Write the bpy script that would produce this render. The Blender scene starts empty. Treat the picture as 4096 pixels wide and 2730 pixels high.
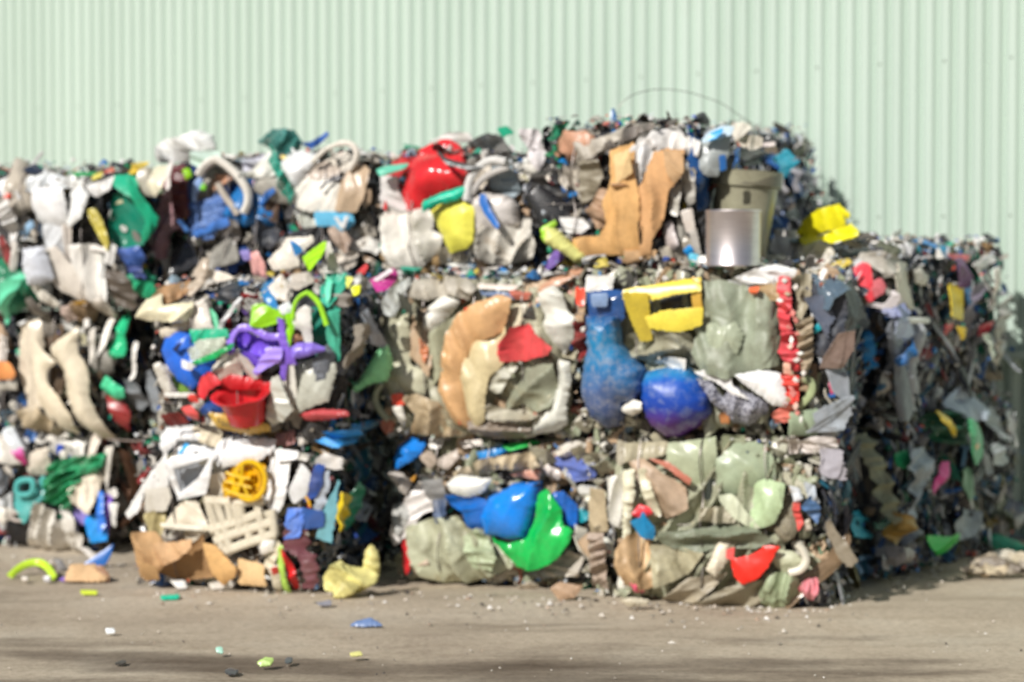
import bpy, math, random
import numpy as np
from mathutils import Vector, Matrix, noise
from mathutils.geometry import delaunay_2d_cdt
R = math.radians
random.seed(7)
SC = bpy.context.scene
COL = SC.collection
# ------------------------------------------------------------------ camera
FPX, HOR, CAMH = 2200.0, 265.0, 1.65
cam_d = bpy.data.cameras.new('camera'); cam = bpy.data.objects.new('camera', cam_d); COL.objects.link(cam)
SC.camera = cam
PITCH = math.atan((341 - HOR) / FPX)
cam.location = (0, 0, CAMH); cam.rotation_euler = (math.pi / 2 - PITCH, 0, 0)
cam_d.sensor_width = 36; cam_d.lens = FPX / 1024 * 36
cam_d.clip_start = 0.1; cam_d.clip_end = 500
cam_d.dof.use_dof = True; cam_d.dof.focus_distance = 7.6; cam_d.dof.aperture_fstop = 1.65
SC.render.resolution_x = 1024; SC.render.resolution_y = 682
# ------------------------------------------------------------------ light
EL = R(35); AZ = (0.59, 0.807)
w = bpy.data.worlds.new('World'); SC.world = w; w.use_nodes = True
nt = w.node_tree; sky = nt.nodes.new('ShaderNodeTexSky'); sky.sky_type = 'NISHITA'; sky.sun_disc = False
sky.sun_elevation = EL; sky.sun_rotation = math.atan2(-AZ[0], -AZ[1])
bg = nt.nodes['Background']; nt.links.new(sky.outputs[0], bg.inputs[0]); bg.inputs[1].default_value = 0.05
sd = bpy.data.lights.new('sun', 'SUN'); so = bpy.data.objects.new('sun', sd); COL.objects.link(so)
sd.energy = 5.0; sd.angle = R(0.55); sd.color = (1.0, 0.965, 0.915)
sdir = Vector((AZ[0] * math.cos(EL), AZ[1] * math.cos(EL), -math.sin(EL)))
so.rotation_euler = sdir.to_track_quat('-Z', 'Y').to_euler(); so.location = (-8, -8, 10)
SC.view_settings.view_transform = 'Standard'; SC.view_settings.look = 'None'
SC.view_settings.exposure = -0.1; SC.view_settings.gamma = 1.0
SC.cycles.use_denoising = True
SC.cycles.max_bounces = 6
# ------------------------------------------------------------------ helpers
def lin(h, k=1.0):
    h = h.lstrip('#'); o = []
    for i in (0, 2, 4):
        c = int(h[i:i + 2], 16) / 255
        c = c / 12.92 if c < .04045 else ((c + .055) / 1.055) ** 2.4
        o.append(min(.86, max(.004, c * k)))
    return (*o, 1)
CP, SP = math.cos(PITCH), math.sin(PITCH)
def ray(px, py):
    x = (px - 512) / FPX; y = -(py - 341) / FPX
    return Vector((x, CP + y * SP, -SP + y * CP))
CAM = Vector((0, 0, CAMH))
def ground(px, py):
    r = ray(px, py); return CAM + r * (-CAMH / r.z)
def at(px, Y):   # ground point below pixel column px at distance Y
    return Vector(((px - 512) / FPX * Y, Y, 0))
def props(o, label=None, cat=None, group=None, kind=None):
    if label: o['label'] = label
    if cat: o['category'] = cat
    if group: o['group'] = group
    if kind: o['kind'] = kind
    return o
def mesh_obj(name, V, F, mat, color=None, parent=None, org=None, smooth=True, vcol=None):
    me = bpy.data.meshes.new(name)
    V = [tuple(v) for v in V]
    if org is not None: V = [(v[0] - org[0], v[1] - org[1], v[2] - org[2]) for v in V]
    me.from_pydata(V, [], F); me.update()
    if smooth: me.shade_smooth(); me.set_sharp_from_angle(angle=R(38))
    if mat: me.materials.append(mat)
    if vcol is not None:
        a = me.color_attributes.new('Col', 'FLOAT_COLOR', 'POINT'); a.data.foreach_set('color', np.asarray(vcol, dtype=np.float32).ravel())
    o = bpy.data.objects.new(name, me); COL.objects.link(o)
    if color: o.color = color
    if parent is not None: o.parent = parent
    elif org is not None: o.location = org
    return o
def empty(name, loc):
    o = bpy.data.objects.new(name, None); COL.objects.link(o); o.location = loc; o.empty_display_size = .2
    return o
# ------------------------------------------------------------------ materials
def base_mat(name):
    m = bpy.data.materials.new(name); m.use_nodes = True; t = m.node_tree
    return m, t, t.nodes['Principled BSDF']
def N(t, typ, **kw):
    n = t.nodes.new(typ)
    for k, v in kw.items(): setattr(n, k, v)
    return n
def noise_n(t, scale, detail=4, vec=None, rough=.6):
    n = N(t, 'ShaderNodeTexNoise'); n.inputs['Scale'].default_value = scale; n.inputs['Detail'].default_value = detail; n.inputs['Roughness'].default_value = rough
    if vec: t.links.new(vec, n.inputs['Vector'])
    return n
def ramp(t, fac, stops):
    r = N(t, 'ShaderNodeValToRGB'); e = r.color_ramp.elements
    while len(e) < len(stops): e.new(.5)
    for i, (p, c) in enumerate(stops):
        e[i].position = p; e[i].color = c if len(c) == 4 else (*c, 1)
    t.links.new(fac, r.inputs[0]); return r
def mix(t, fac, a, b, mode='MIX'):
    m = N(t, 'ShaderNodeMix', data_type='RGBA', blend_type=mode)
    for s, v in ((m.inputs[0], fac), (m.inputs[6], a), (m.inputs[7], b)):
        if hasattr(v, 'links') or hasattr(v, 'is_linked'): t.links.new(v, s)
        else: s.default_value = v
    return m.outputs[2]
def plastic(name, src, rough, dirt, bump, spec=.5, mottle=None, bscale=45, ridged=False):
    m, t, b = base_mat(name)
    tc = N(t, 'ShaderNodeTexCoord').outputs['Object']
    if src == 'obj': c = N(t, 'ShaderNodeObjectInfo').outputs['Color']
    else:
        a = N(t, 'ShaderNodeAttribute'); a.attribute_name = 'Col'; c = a.outputs['Color']
    if mottle:
        n0 = noise_n(t, mottle[1], 5, tc, .7); r0 = ramp(t, n0.outputs[0], [(mottle[2], (0, 0, 0)), (mottle[3], (1, 1, 1))])
        c = mix(t, r0.outputs[0], c, mottle[0])
    if src == 'obj':
        nv = noise_n(t, 5, 4, tc, .6); nv.inputs['Distortion'].default_value = .6
        rv = ramp(t, nv.outputs[0], [(.32, (.62, .60, .54)), (.48, (1, 1, 1)), (.62, (1.06, 1.06, 1.04)), (.75, (.96, .84, .72))])
        c = mix(t, min(1, dirt * 2.6), c, rv.outputs[0], 'MULTIPLY')
    n1 = noise_n(t, 9, 6, tc, .65); r1 = ramp(t, n1.outputs[0], [(.40, (0, 0, 0)), (.72, (1, 1, 1))])
    mm = N(t, 'ShaderNodeMath', operation='MULTIPLY'); t.links.new(r1.outputs[0], mm.inputs[0]); mm.inputs[1].default_value = dirt
    c = mix(t, mm.outputs[0], c, (.16, .125, .09, 1))
    n3 = noise_n(t, 60, 3, tc); r3 = ramp(t, n3.outputs[0], [(.3, (.9, .9, .9)), (.6, (1.03, 1.03, 1.03))])
    c = mix(t, 1.0, c, r3.outputs[0], 'MULTIPLY')
    t.links.new(c, b.inputs['Base Color'])
    b.inputs['Roughness'].default_value = rough; b.inputs['Specular IOR Level'].default_value = spec
    n2 = noise_n(t, bscale, 3, tc, .5)
    if ridged:
        n2.noise_type = 'RIDGED_MULTIFRACTAL'; n2.inputs['Distortion'].default_value = .9
    bp = N(t, 'ShaderNodeBump'); bp.inputs['Strength'].default_value = bump; bp.inputs['Distance'].default_value = .05 if ridged else .02
    t.links.new(n2.outputs[0], bp.inputs['Height']); t.links.new(bp.outputs[0], b.inputs['Normal'])
    return m
M = {}
M['sheet'] = plastic('dusty_plastic', 'obj', .33, .19, .16, bscale=5, ridged=True)
M['gloss'] = plastic('glossy_plastic', 'obj', .2, .22, .08, .55)
M['cloth'] = plastic('crumpled_film', 'obj', .5, .36, .5, bscale=8, ridged=True)
M['stuff'] = plastic('scrap_plastic', 'col', .33, .25, .12)
M['mott'] = plastic('scuffed_blue_plastic', 'obj', .4, .05, .3, mottle=((.36, .40, .46, 1), 17, .44, .68))
M['speck'] = plastic('speckled_bag', 'obj', .5, .1, .7, mottle=((.06, .06, .09, 1), 75, .48, .56))
M['card'] = plastic('cardboard', 'obj', .75, .22, .35, .25, bscale=3, ridged=True)
def mesh_mat():
    m = plastic('open_netting', 'obj', .5, .2, .4); t = m.node_tree; b = t.nodes['Principled BSDF']
    tc = N(t, 'ShaderNodeTexCoord').outputs['Object']
    v = N(t, 'ShaderNodeTexVoronoi', feature='DISTANCE_TO_EDGE'); v.inputs['Scale'].default_value = 60; t.links.new(tc, v.inputs['Vector'])
    r = ramp(t, v.outputs[0], [(.10, (1, 1, 1)), (.16, (.25, .25, .25))]); t.links.new(r.outputs[0], b.inputs['Alpha'])
    return m
M['net'] = mesh_mat()
def ballmat():
    m, t, b = base_mat('blue_purple_ball'); tc = N(t, 'ShaderNodeTexCoord').outputs['Object']
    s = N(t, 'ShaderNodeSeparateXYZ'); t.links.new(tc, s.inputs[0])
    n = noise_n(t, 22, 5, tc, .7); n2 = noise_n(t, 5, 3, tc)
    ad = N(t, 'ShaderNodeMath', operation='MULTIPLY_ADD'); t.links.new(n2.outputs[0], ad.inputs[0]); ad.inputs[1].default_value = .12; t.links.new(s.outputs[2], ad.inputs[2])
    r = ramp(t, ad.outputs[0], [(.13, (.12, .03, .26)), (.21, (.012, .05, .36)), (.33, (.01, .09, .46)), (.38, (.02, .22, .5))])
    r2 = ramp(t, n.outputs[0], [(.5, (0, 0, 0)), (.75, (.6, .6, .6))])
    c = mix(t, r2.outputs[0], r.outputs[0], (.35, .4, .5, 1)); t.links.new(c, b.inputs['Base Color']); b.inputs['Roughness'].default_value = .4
    return m
M['ball'] = ballmat()
def bottlemat():
    m, t, b = base_mat('scuffed_blue_bottle'); tc = N(t, 'ShaderNodeTexCoord').outputs['Object']
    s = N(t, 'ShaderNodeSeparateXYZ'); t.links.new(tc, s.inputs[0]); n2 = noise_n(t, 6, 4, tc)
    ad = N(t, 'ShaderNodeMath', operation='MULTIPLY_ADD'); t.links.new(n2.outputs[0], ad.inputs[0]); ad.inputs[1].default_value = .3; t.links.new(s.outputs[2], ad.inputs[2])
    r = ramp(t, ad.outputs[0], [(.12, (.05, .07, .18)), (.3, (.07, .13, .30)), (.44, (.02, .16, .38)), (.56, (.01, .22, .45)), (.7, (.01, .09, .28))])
    n = noise_n(t, 30, 6, tc, .75); r2 = ramp(t, n.outputs[0], [(.46, (0, 0, 0)), (.7, (.75, .75, .75))])
    c = mix(t, r2.outputs[0], r.outputs[0], (.36, .36, .40, 1)); t.links.new(c, b.inputs['Base Color']); b.inputs['Roughness'].default_value = .38
    return m
M['bottle'] = bottlemat()
def coremat():
    m, t, b = base_mat('compacted_waste'); tc = N(t, 'ShaderNodeTexCoord').outputs['Object']
    mp = N(t, 'ShaderNodeMapping'); mp.inputs['Scale'].default_value = (1.6, 1.6, .7); t.links.new(tc, mp.inputs[0])
    v = N(t, 'ShaderNodeTexVoronoi'); v.inputs['Scale'].default_value = 22; t.links.new(mp.outputs[0], v.inputs['Vector'])
    s = N(t, 'ShaderNodeSeparateColor'); t.links.new(v.outputs['Color'], s.inputs[0])
    r = ramp(t, s.outputs[0], [(0, (.01, .012, .018)), (.3, (.05, .05, .05)), (.5, (.11, .10, .09)), (.62, (.02, .04, .07)), (.8, (.08, .07, .06)), (.96, (.3, .28, .26))])  # core swatches darkened to put shade into the gaps between pieces
    r.color_ramp.interpolation = 'CONSTANT'
    t.links.new(r.outputs[0], b.inputs['Base Color']); b.inputs['Roughness'].default_value = .55
    return m
M['core'] = coremat()
def metal():
    m, t, b = base_mat('brushed_steel'); b.inputs['Metallic'].default_value = .85; b.inputs['Roughness'].default_value = .37
    tc = N(t, 'ShaderNodeTexCoord').outputs['Object']; mp = N(t, 'ShaderNodeMapping'); mp.inputs['Scale'].default_value = (1, 1, 30); t.links.new(tc, mp.inputs[0])
    n = noise_n(t, 8, 4, mp.outputs[0]); r = ramp(t, n.outputs[0], [(.3, (.62, .56, .56)), (.7, (.8, .74, .74))]); t.links.new(r.outputs[0], b.inputs['Base Color'])
    return m
M['steel'] = metal()
def wallmat():
    m, t, b = base_mat('green_painted_sheet'); tc = N(t, 'ShaderNodeTexCoord').outputs['Object']
    mp = N(t, 'ShaderNodeMapping'); mp.inputs['Scale'].default_value = (1, 1, .12); t.links.new(tc, mp.inputs[0])
    n = noise_n(t, 1.3, 5, mp.outputs[0]); r = ramp(t, n.outputs[0], [(.3, lin('#b3c4b7')), (.7, lin('#c1d1c5'))])
    n2 = noise_n(t, 2.2, 8, tc, .75); r2 = ramp(t, n2.outputs[0], [(.62, (0, 0, 0)), (.8, (.25, .25, .25))])
    c = mix(t, r2.outputs[0], r.outputs[0], lin('#9a9888')); t.links.new(c, b.inputs['Base Color'])
    b.inputs['Roughness'].default_value = .5
    return m
M['wall'] = wallmat()
def groundmat():
    m, t, b = base_mat('dusty_concrete'); tc = N(t, 'ShaderNodeTexCoord').outputs['Object']
    n = noise_n(t, .9, 7, tc, .6); r = ramp(t, n.outputs[0], [(.3, lin('#ad9f8d')), (.5, lin('#beb09c')), (.72, lin('#cabfad'))])
    mp = N(t, 'ShaderNodeMapping'); mp.inputs['Scale'].default_value = (.55, 1.7, 1); mp.inputs['Location'].default_value = (2.0, 1.15, 0); mp.inputs['Rotation'].default_value = (0, 0, R(6)); t.links.new(tc, mp.inputs[0])
    n2 = noise_n(t, .95, 6, mp.outputs[0], .55)
    sp = N(t, 'ShaderNodeSeparateXYZ'); t.links.new(tc, sp.inputs[0])
    mr = N(t, 'ShaderNodeMapRange'); mr.inputs[1].default_value = 8.2; mr.inputs[2].default_value = 10.4; mr.inputs[3].default_value = .15; mr.inputs[4].default_value = -.13
    t.links.new(sp.outputs[1], mr.inputs[0])
    a = N(t, 'ShaderNodeMath', operation='ADD'); t.links.new(n2.outputs[0], a.inputs[0]); t.links.new(mr.outputs[0], a.inputs[1])
    r2 = ramp(t, a.outputs[0], [(.50, (0, 0, 0)), (.62, (.7, .7, .7)), (.75, (1, 1, 1))])
    c = mix(t, r2.outputs[0], r.outputs[0], lin('#6a5d50'))
    n5 = noise_n(t, 3.2, 6, mp.outputs[0], .65); r5 = ramp(t, n5.outputs[0], [(.33, (.84, .82, .79)), (.5, (1.03, 1.03, 1.02))])
    c = mix(t, 1.0, c, r5.outputs[0], 'MULTIPLY')
    n3 = noise_n(t, 30, 6, tc, .8); r3 = ramp(t, n3.outputs[0], [(.35, (.72, .71, .7)), (.55, (1, 1, 1)), (.75, (1.12, 1.12, 1.1))])
    c = mix(t, 1.0, c, r3.outputs[0], 'MULTIPLY'); t.links.new(c, b.inputs['Base Color'])
    b.inputs['Roughness'].default_value = .85; b.inputs['Specular IOR Level'].default_value = .25
    bp = N(t, 'ShaderNodeBump'); bp.inputs['Strength'].default_value = .6; bp.inputs['Distance'].default_value = .012; t.links.new(n3.outputs[0], bp.inputs['Height']); t.links.new(bp.outputs[0], b.inputs['Normal'])
    return m
M['ground'] = groundmat()
def flat(name, c, rough=.5, metallic=0):
    m, t, b = base_mat(name); b.inputs['Base Color'].default_value = c; b.inputs['Roughness'].default_value = rough; b.inputs['Metallic'].default_value = metallic; return m
M['wire'] = flat('tie_wire_steel', (.18, .16, .15, 1), .45, .8)
M['ink'] = flat('dark_ink', (.03, .025, .02, 1), .6)
# ------------------------------------------------------------------ ground and wall
def ground_sheet():
    xs = np.concatenate([np.linspace(-150, -7, 12), np.linspace(-6, 6, 100), np.linspace(7, 150, 12)])
    ys = np.concatenate([np.linspace(-60, 5, 8), np.linspace(6, 14, 90), np.linspace(15, 200, 10)])
    V = []; F = []
    for y in ys:
        for x in xs:
            z = 0
            if abs(x) < 7 and 5 < y < 15: z = .022 * (noise.noise(Vector((x * .7, y * 1.6, 0))) ) + .006 * noise.noise(Vector((x * 5, y * 7, 3))) - .004
            V.append((x, y, z))
    n = len(xs)
    for j in range(len(ys) - 1):
        for i in range(n - 1): F.append((j * n + i, j * n + i + 1, (j + 1) * n + i + 1, (j + 1) * n + i))
    props(mesh_obj('ground', V, F, M['ground']), kind='structure')
ground_sheet()
P0 = Vector((1.51, 10.68, 0)); TH = R(32.9)
U = Vector((math.cos(TH), -math.sin(TH), 0)); NN = Vector((math.sin(TH), math.cos(TH), 0))
WALLD = 3.0
def wall():
    root = empty('corrugated_wall', P0 + NN * WALLD)
    props(root, 'pale green corrugated metal wall of a building behind the bales', 'wall')
    per = .1065; O = root.location
    prof = [(-.5, 0), (-.36, .001), (-.26, .004), (-.18, .016), (-.1, .031), (0, .037), (.1, .031), (.18, .016), (.26, .004), (.36, .001)]
    def sheet(name, z0, z1, off, a0=-12, a1=7):
        V = []; F = []; k0 = int(a0 / per); k1 = int(a1 / per)
        for k in range(k0, k1):
            for (s, d) in prof:
                p = U * ((k + s) * per) + NN * (off + d)    # narrow valleys go inward
                V.append((p.x, p.y, z0)); V.append((p.x, p.y, z1))
        for i in range(0, len(V) - 2, 2): F.append((i, i + 2, i + 3, i + 1))
        return mesh_obj(name, V, F, M['wall'], parent=root)
    sheet('upper_cladding', 1.10, 9.0, 0); sheet('lower_cladding', 0, 1.098, .05)
    def bx(name, a0, a1, d0, d1, z0, z1, m):
        V = [tuple(U * a + NN * d + Vector((0, 0, z))) for a in (a0, a1) for d in (d0, d1) for z in (z0, z1)]
        F = [(0, 1, 3, 2), (4, 6, 7, 5), (0, 4, 5, 1), (2, 3, 7, 6), (0, 2, 6, 4), (1, 5, 7, 3)]
        return mesh_obj(name, V, F, m, parent=root, smooth=False)
    bx('flashing_rail', -12, 7, -.03, .0, 1.085, 1.13, M['wall'])
    # screws along the sheeting rails
    V = []; F = []
    for z in (1.95, 2.9, 3.9):
        for k in range(-110, 60, 4):
            c = U * ((k + .5) * per) + NN * -.004 + Vector((0, 0, z)); b = len(V)
            V.append(tuple(c - NN * .006))
            for j in range(6): V.append(tuple(c + U * (.008 * math.cos(j * 1.047)) + Vector((0, 0, .008 * math.sin(j * 1.047)))))
            for j in range(6): F.append((b, b + 1 + j, b + 1 + (j + 1) % 6))
    mesh_obj('screw_heads', V, F, flat('screw', lin('#8a9a88'), .4, .3), parent=root)
wall()
# ------------------------------------------------------------------ bales
BALES = {}
def bale(key, px0, Y0, px1, Y1, depth, z0, z1, label, pal, spal=None, tpal=None, dens=1.0, skew=0, hero=True):
    a = at(px0, Y0); b = at(px1, Y1); t = (b - a); wdt = t.length; t.normalize()
    n = Vector((t.y, -t.x, 0))              # outward (towards the camera)
    dn = Matrix.Rotation(skew, 3, 'Z') @ (-n)
    root = empty('waste_bale', (a + b) / 2 + dn * depth / 2 + Vector((0, 0, z0)))
    props(root, label, 'waste bale', 'stacked bales of pressed plastic waste')
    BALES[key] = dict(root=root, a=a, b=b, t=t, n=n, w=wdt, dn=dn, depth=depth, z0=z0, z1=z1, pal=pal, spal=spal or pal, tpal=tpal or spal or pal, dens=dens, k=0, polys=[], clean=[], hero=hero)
PW = [('#dedad2', 5), ('#bdb6aa', 3), ('#8b857c', 3), ('#4b4a4c', 3), ('#26282d', 3), ('#2b5e9e', 1.2), ('#1d8a66', .6), ('#a8895f', .8), ('#8e3033', .4), ('#c9c2a0', 1), ('#5c7f9a', 1), ('#b59b82', 1)]
PM = [('#d8d2c8', 4), ('#a9a398', 3), ('#6f6c68', 3), ('#33353a', 4), ('#17191d', 3), ('#28529a', 1.2), ('#2f9a74', 1), ('#a03438', .6), ('#c7b044', .4), ('#7c5fb8', .3), ('#1f74b8', .8), ('#c59478', .7)]
PS = [('#b4b09a', 5), ('#9aa085', 4), ('#cfcbbd', 3), ('#c2a78a', 3), ('#857f6c', 2.5), ('#b8705c', .8), ('#5d7488', .6), ('#e0ddd4', 2), ('#44433f', 2), ('#a9ac94', 2)]
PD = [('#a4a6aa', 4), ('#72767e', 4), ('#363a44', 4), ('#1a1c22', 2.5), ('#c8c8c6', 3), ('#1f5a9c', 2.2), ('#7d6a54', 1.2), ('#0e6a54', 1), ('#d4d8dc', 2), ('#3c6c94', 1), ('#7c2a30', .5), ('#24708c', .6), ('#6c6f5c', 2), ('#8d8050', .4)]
PT = [('#dedad4', 5), ('#b5b0a8', 3), ('#74716c', 2), ('#2c6fae', 1), ('#3aa98c', .9), ('#33353a', 2.5), ('#c46a5a', .6), ('#d8c25a', .3), ('#93a7b4', 1), ('#c9b9a4', 1)]
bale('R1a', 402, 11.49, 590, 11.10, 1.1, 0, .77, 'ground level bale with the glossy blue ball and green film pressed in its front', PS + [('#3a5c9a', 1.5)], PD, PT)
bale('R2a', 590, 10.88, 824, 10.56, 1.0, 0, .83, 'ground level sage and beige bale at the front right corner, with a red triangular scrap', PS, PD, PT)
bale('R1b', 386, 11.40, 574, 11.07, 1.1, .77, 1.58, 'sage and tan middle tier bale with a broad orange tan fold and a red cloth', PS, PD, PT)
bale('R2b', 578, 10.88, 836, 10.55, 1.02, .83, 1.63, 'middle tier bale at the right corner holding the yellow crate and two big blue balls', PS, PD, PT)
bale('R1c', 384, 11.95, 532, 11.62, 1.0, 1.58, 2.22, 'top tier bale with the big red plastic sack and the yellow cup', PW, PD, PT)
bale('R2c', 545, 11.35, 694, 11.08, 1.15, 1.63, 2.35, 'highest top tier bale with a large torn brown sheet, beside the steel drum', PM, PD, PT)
bale('R4c', 652, 13.38, 743, 12.96, .78, 1.66, 2.44, 'rear top tier bale behind the beige bucket that casts its shadow on the green wall', PT, PD, PT)
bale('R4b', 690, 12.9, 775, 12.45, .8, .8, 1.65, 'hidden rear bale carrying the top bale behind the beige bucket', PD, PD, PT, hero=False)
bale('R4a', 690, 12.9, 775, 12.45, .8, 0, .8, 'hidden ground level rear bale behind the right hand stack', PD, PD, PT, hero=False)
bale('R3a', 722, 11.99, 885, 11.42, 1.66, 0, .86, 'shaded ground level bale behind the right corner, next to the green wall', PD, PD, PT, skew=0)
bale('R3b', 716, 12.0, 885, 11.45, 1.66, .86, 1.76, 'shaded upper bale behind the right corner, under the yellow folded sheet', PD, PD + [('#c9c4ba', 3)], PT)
bale('Ba', 140, 11.33, 318, 11.07, 1.1, 0, .80, 'ground level white bale with the beige lattice crate and cardboard at its foot', PW + [('#e6e4e0', 5)], PD, PT)
bale('Bb', 158, 11.28, 332, 11.02, 1.1, .80, 1.53, 'middle tier bale holding the red bowl, purple basket and blue bucket', PM, PD, PT)
bale('Aa', -70, 13.0, 96, 12.62, 1.1, 0, .70, 'leftmost ground level bale with a teal jug and green netting', PM, PM, PT)
bale('Ab', -70, 12.9, 100, 12.5, 1.1, .70, 1.39, 'leftmost middle tier bale with long torn beige container walls', PW, PM, PT)
bale('Ac', -75, 12.7, 140, 12.35, 1.1, 1.39, 2.18, 'leftmost top tier bale of mostly white tubs with the green tub on its corner', PW + [('#eceae6', 6)], PM, PT)
bale('Ca', 150, 12.75, 268, 12.5, 1.1, 0, .72, 'ground level bale almost hidden behind the front left stack', PM, PD, PT, hero=False)
bale('Cb', 150, 12.7, 268, 12.45, 1.1, .72, 1.42, 'middle tier bale almost hidden behind the front left stack', PM, PD, PT, hero=False)
bale('Cc', 182, 12.55, 286, 12.35, 1.1, 1.42, 2.22, 'narrow top tier bale with the maroon crate and blue mesh basket', PM, PD, PT)
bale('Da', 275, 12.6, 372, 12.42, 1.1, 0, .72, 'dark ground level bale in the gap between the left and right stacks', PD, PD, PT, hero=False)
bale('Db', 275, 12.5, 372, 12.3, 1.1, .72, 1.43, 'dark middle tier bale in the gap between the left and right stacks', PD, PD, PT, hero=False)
bale('Dc', 288, 12.3, 374, 12.12, 1.1, 1.43, 2.23, 'top tier bale left of the red sack, with off-white and tan sheets', PW, PD, PT)

FR = {'Z1': (0, 125), 'Z2': (256, 125), 'Z3': (512, 100), 'Z4': (768, 175), 'Z5': (0, 300), 'Z6': (128, 300), 'Z7': (350, 262.5), 'Z8': (575, 262.5),
      'W1': (768, 325), 'W2': (768, 475), 'W3': (0, 412.5), 'W4': (112.5, 412.5), 'W5': (350, 425), 'W6': (575, 425)}
def topx(fr, s):
    pts = [tuple(float(c) for c in q.split(',')) for q in s.split()]
    if fr == 'G': return pts
    if fr[0] == 'V':
        ox, oy = {'V1': (250, 275), 'V2': (140, 120), 'V3': (675, 100)}[fr]; k = 9.503
    else: ox, oy = FR[fr]; k = 7.84
    return [(ox + x / k, oy + y / k) for x, y in pts]
def face_plane(fkey):
    B = BALES[fkey[:-1]]; f = fkey[-1]
    if f == 'F': return B['b'], B['n']
    if f == 'S':
        n = Vector((-B['dn'].y, B['dn'].x, 0)) * -1
        return B['b'], n
    raise ValueError
def inside(p, poly):
    x, y = p; c = False; n = len(poly)
    for i in range(n):
        x1, y1 = poly[i]; x2, y2 = poly[(i + 1) % n]
        if (y1 > y) != (y2 > y) and x < (x2 - x1) * (y - y1) / (y2 - y1) + x1: c = not c
    return c
def build_patch(fkey, pts, d, bulge, fold, ang, fs, tilt, thick, sharp, plane=None, back=.0):
    rnd = random.Random(hash((round(pts[0][0] * 10), round(pts[0][1] * 10), len(pts))))
    if not sharp:
        for _ in range(1):
            q = []; n = len(pts)
            for i in range(n):
                a = pts[i]; b = pts[(i + 1) % n]
                c_ = min(.24, 1.1 / max(.1, math.dist(a, b)))
                q += [(a[0] * (1 - c_) + b[0] * c_, a[1] * (1 - c_) + b[1] * c_), (a[0] * c_ + b[0] * (1 - c_), a[1] * c_ + b[1] * (1 - c_))]
            pts = q
    xs = [p[0] for p in pts]; ys = [p[1] for p in pts]
    area = abs(sum(pts[i][0] * pts[(i + 1) % len(pts)][1] - pts[(i + 1) % len(pts)][0] * pts[i][1] for i in range(len(pts)))) / 2
    sp = max(.8, min(2.6, math.sqrt(area) / 19))
    out = []; n = len(pts)
    for i in range(n):
        a = pts[i]; b = pts[(i + 1) % n]; L = math.dist(a, b); m = max(1, round(L / sp))
        for k in range(m):
            f = k / m; out.append((a[0] + (b[0] - a[0]) * f, a[1] + (b[1] - a[1]) * f))
    if not sharp:
        mx, my = sum(p[0] for p in pts) / len(pts), sum(p[1] for p in pts) / len(pts); gs = 1 + min(.17, 3.0 / math.sqrt(area))
        pts = [(mx + (x - mx) * gs, my + (y - my) * gs) for x, y in pts]; out = [(mx + (x - mx) * gs, my + (y - my) * gs) for x, y in out]
    RG = min(1.6, .07 * math.sqrt(area))
    if not sharp:   # ragged torn edge
        out = [(x + RG * noise.noise(Vector((x * .6, y * .6, 1))), y + RG * noise.noise(Vector((x * .6, y * .6, 9)))) for x, y in out]
    nb = len(out)
    O = np.array(out); inner = []
    y = min(ys); row = 0
    while y < max(ys):
        x = min(xs) + (row % 2) * sp / 2
        while x < max(xs):
            p = (x + rnd.uniform(-.2, .2) * sp, y + rnd.uniform(-.2, .2) * sp)
            if inside(p, out) and np.min(np.hypot(O[:, 0] - p[0], O[:, 1] - p[1])) > .55 * sp: inner.append(p)
            x += sp
        y += sp * .87; row += 1
    allp = out + inner
    v, e, f, *_ = delaunay_2d_cdt([Vector(p) for p in allp], [(i, (i + 1) % nb) for i in range(nb)], [list(range(nb))], 1, 1e-5)
    if len(v) < 4 or not f: return None
    V2 = np.array([tuple(q) for q in v])
    cx, cy = V2.mean(0); R_ = math.sqrt(area / math.pi)
    PP, nn = plane if plane else face_plane(fkey)
    ed = np.array([np.min(np.hypot(O[:, 0] - q[0], O[:, 1] - q[1])) for q in V2])
    emax = max(ed.max(), .1)
    cA, sA = math.cos(ang), math.sin(ang); sd = rnd.uniform(0, 100)
    Yd = (PP - CAM).dot(Vector((0, 1, 0))); mpp = Yd / FPX
    H = []
    for (x, yv), ee in zip(V2, ed):
        r = min(1, ee / emax); h = bulge * R_ * mpp * (math.sqrt(max(0, 1 - (1 - r) ** 2)) if bulge > .62 or bulge < 0 else .75 * (1 - (1 - r) ** 2))
        u_ = ((x - cx) * cA + (yv - cy) * sA) * mpp; w_ = (-(x - cx) * sA + (yv - cy) * cA) * mpp
        wp = .04 * noise.noise(Vector((u_ * 5, w_ * 5, sd + 7)))
        n1 = noise.noise(Vector((u_ * fs * .22, (w_ + wp) * fs, sd))); n2 = noise.noise(Vector((u_ * fs * .6, (w_ + wp) * fs * 2.1, sd + 31)))
        n3 = noise.noise(Vector((u_ * fs * 2.2, w_ * fs * 3.2, sd + 51)))
        n4 = noise.noise(Vector((u_ * fs * .55 + 9, w_ * fs * .5, sd + 71)))
        h += fold * ((1 - 2.8 * abs(n1)) * .85 + (1 - 2.4 * abs(n2)) * .22 + n4 * .42 + n3 * .07)
        h += (tilt[0] * (x - cx) + tilt[1] * (yv - cy)) * mpp
        H.append(h)
    V3 = []
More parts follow.
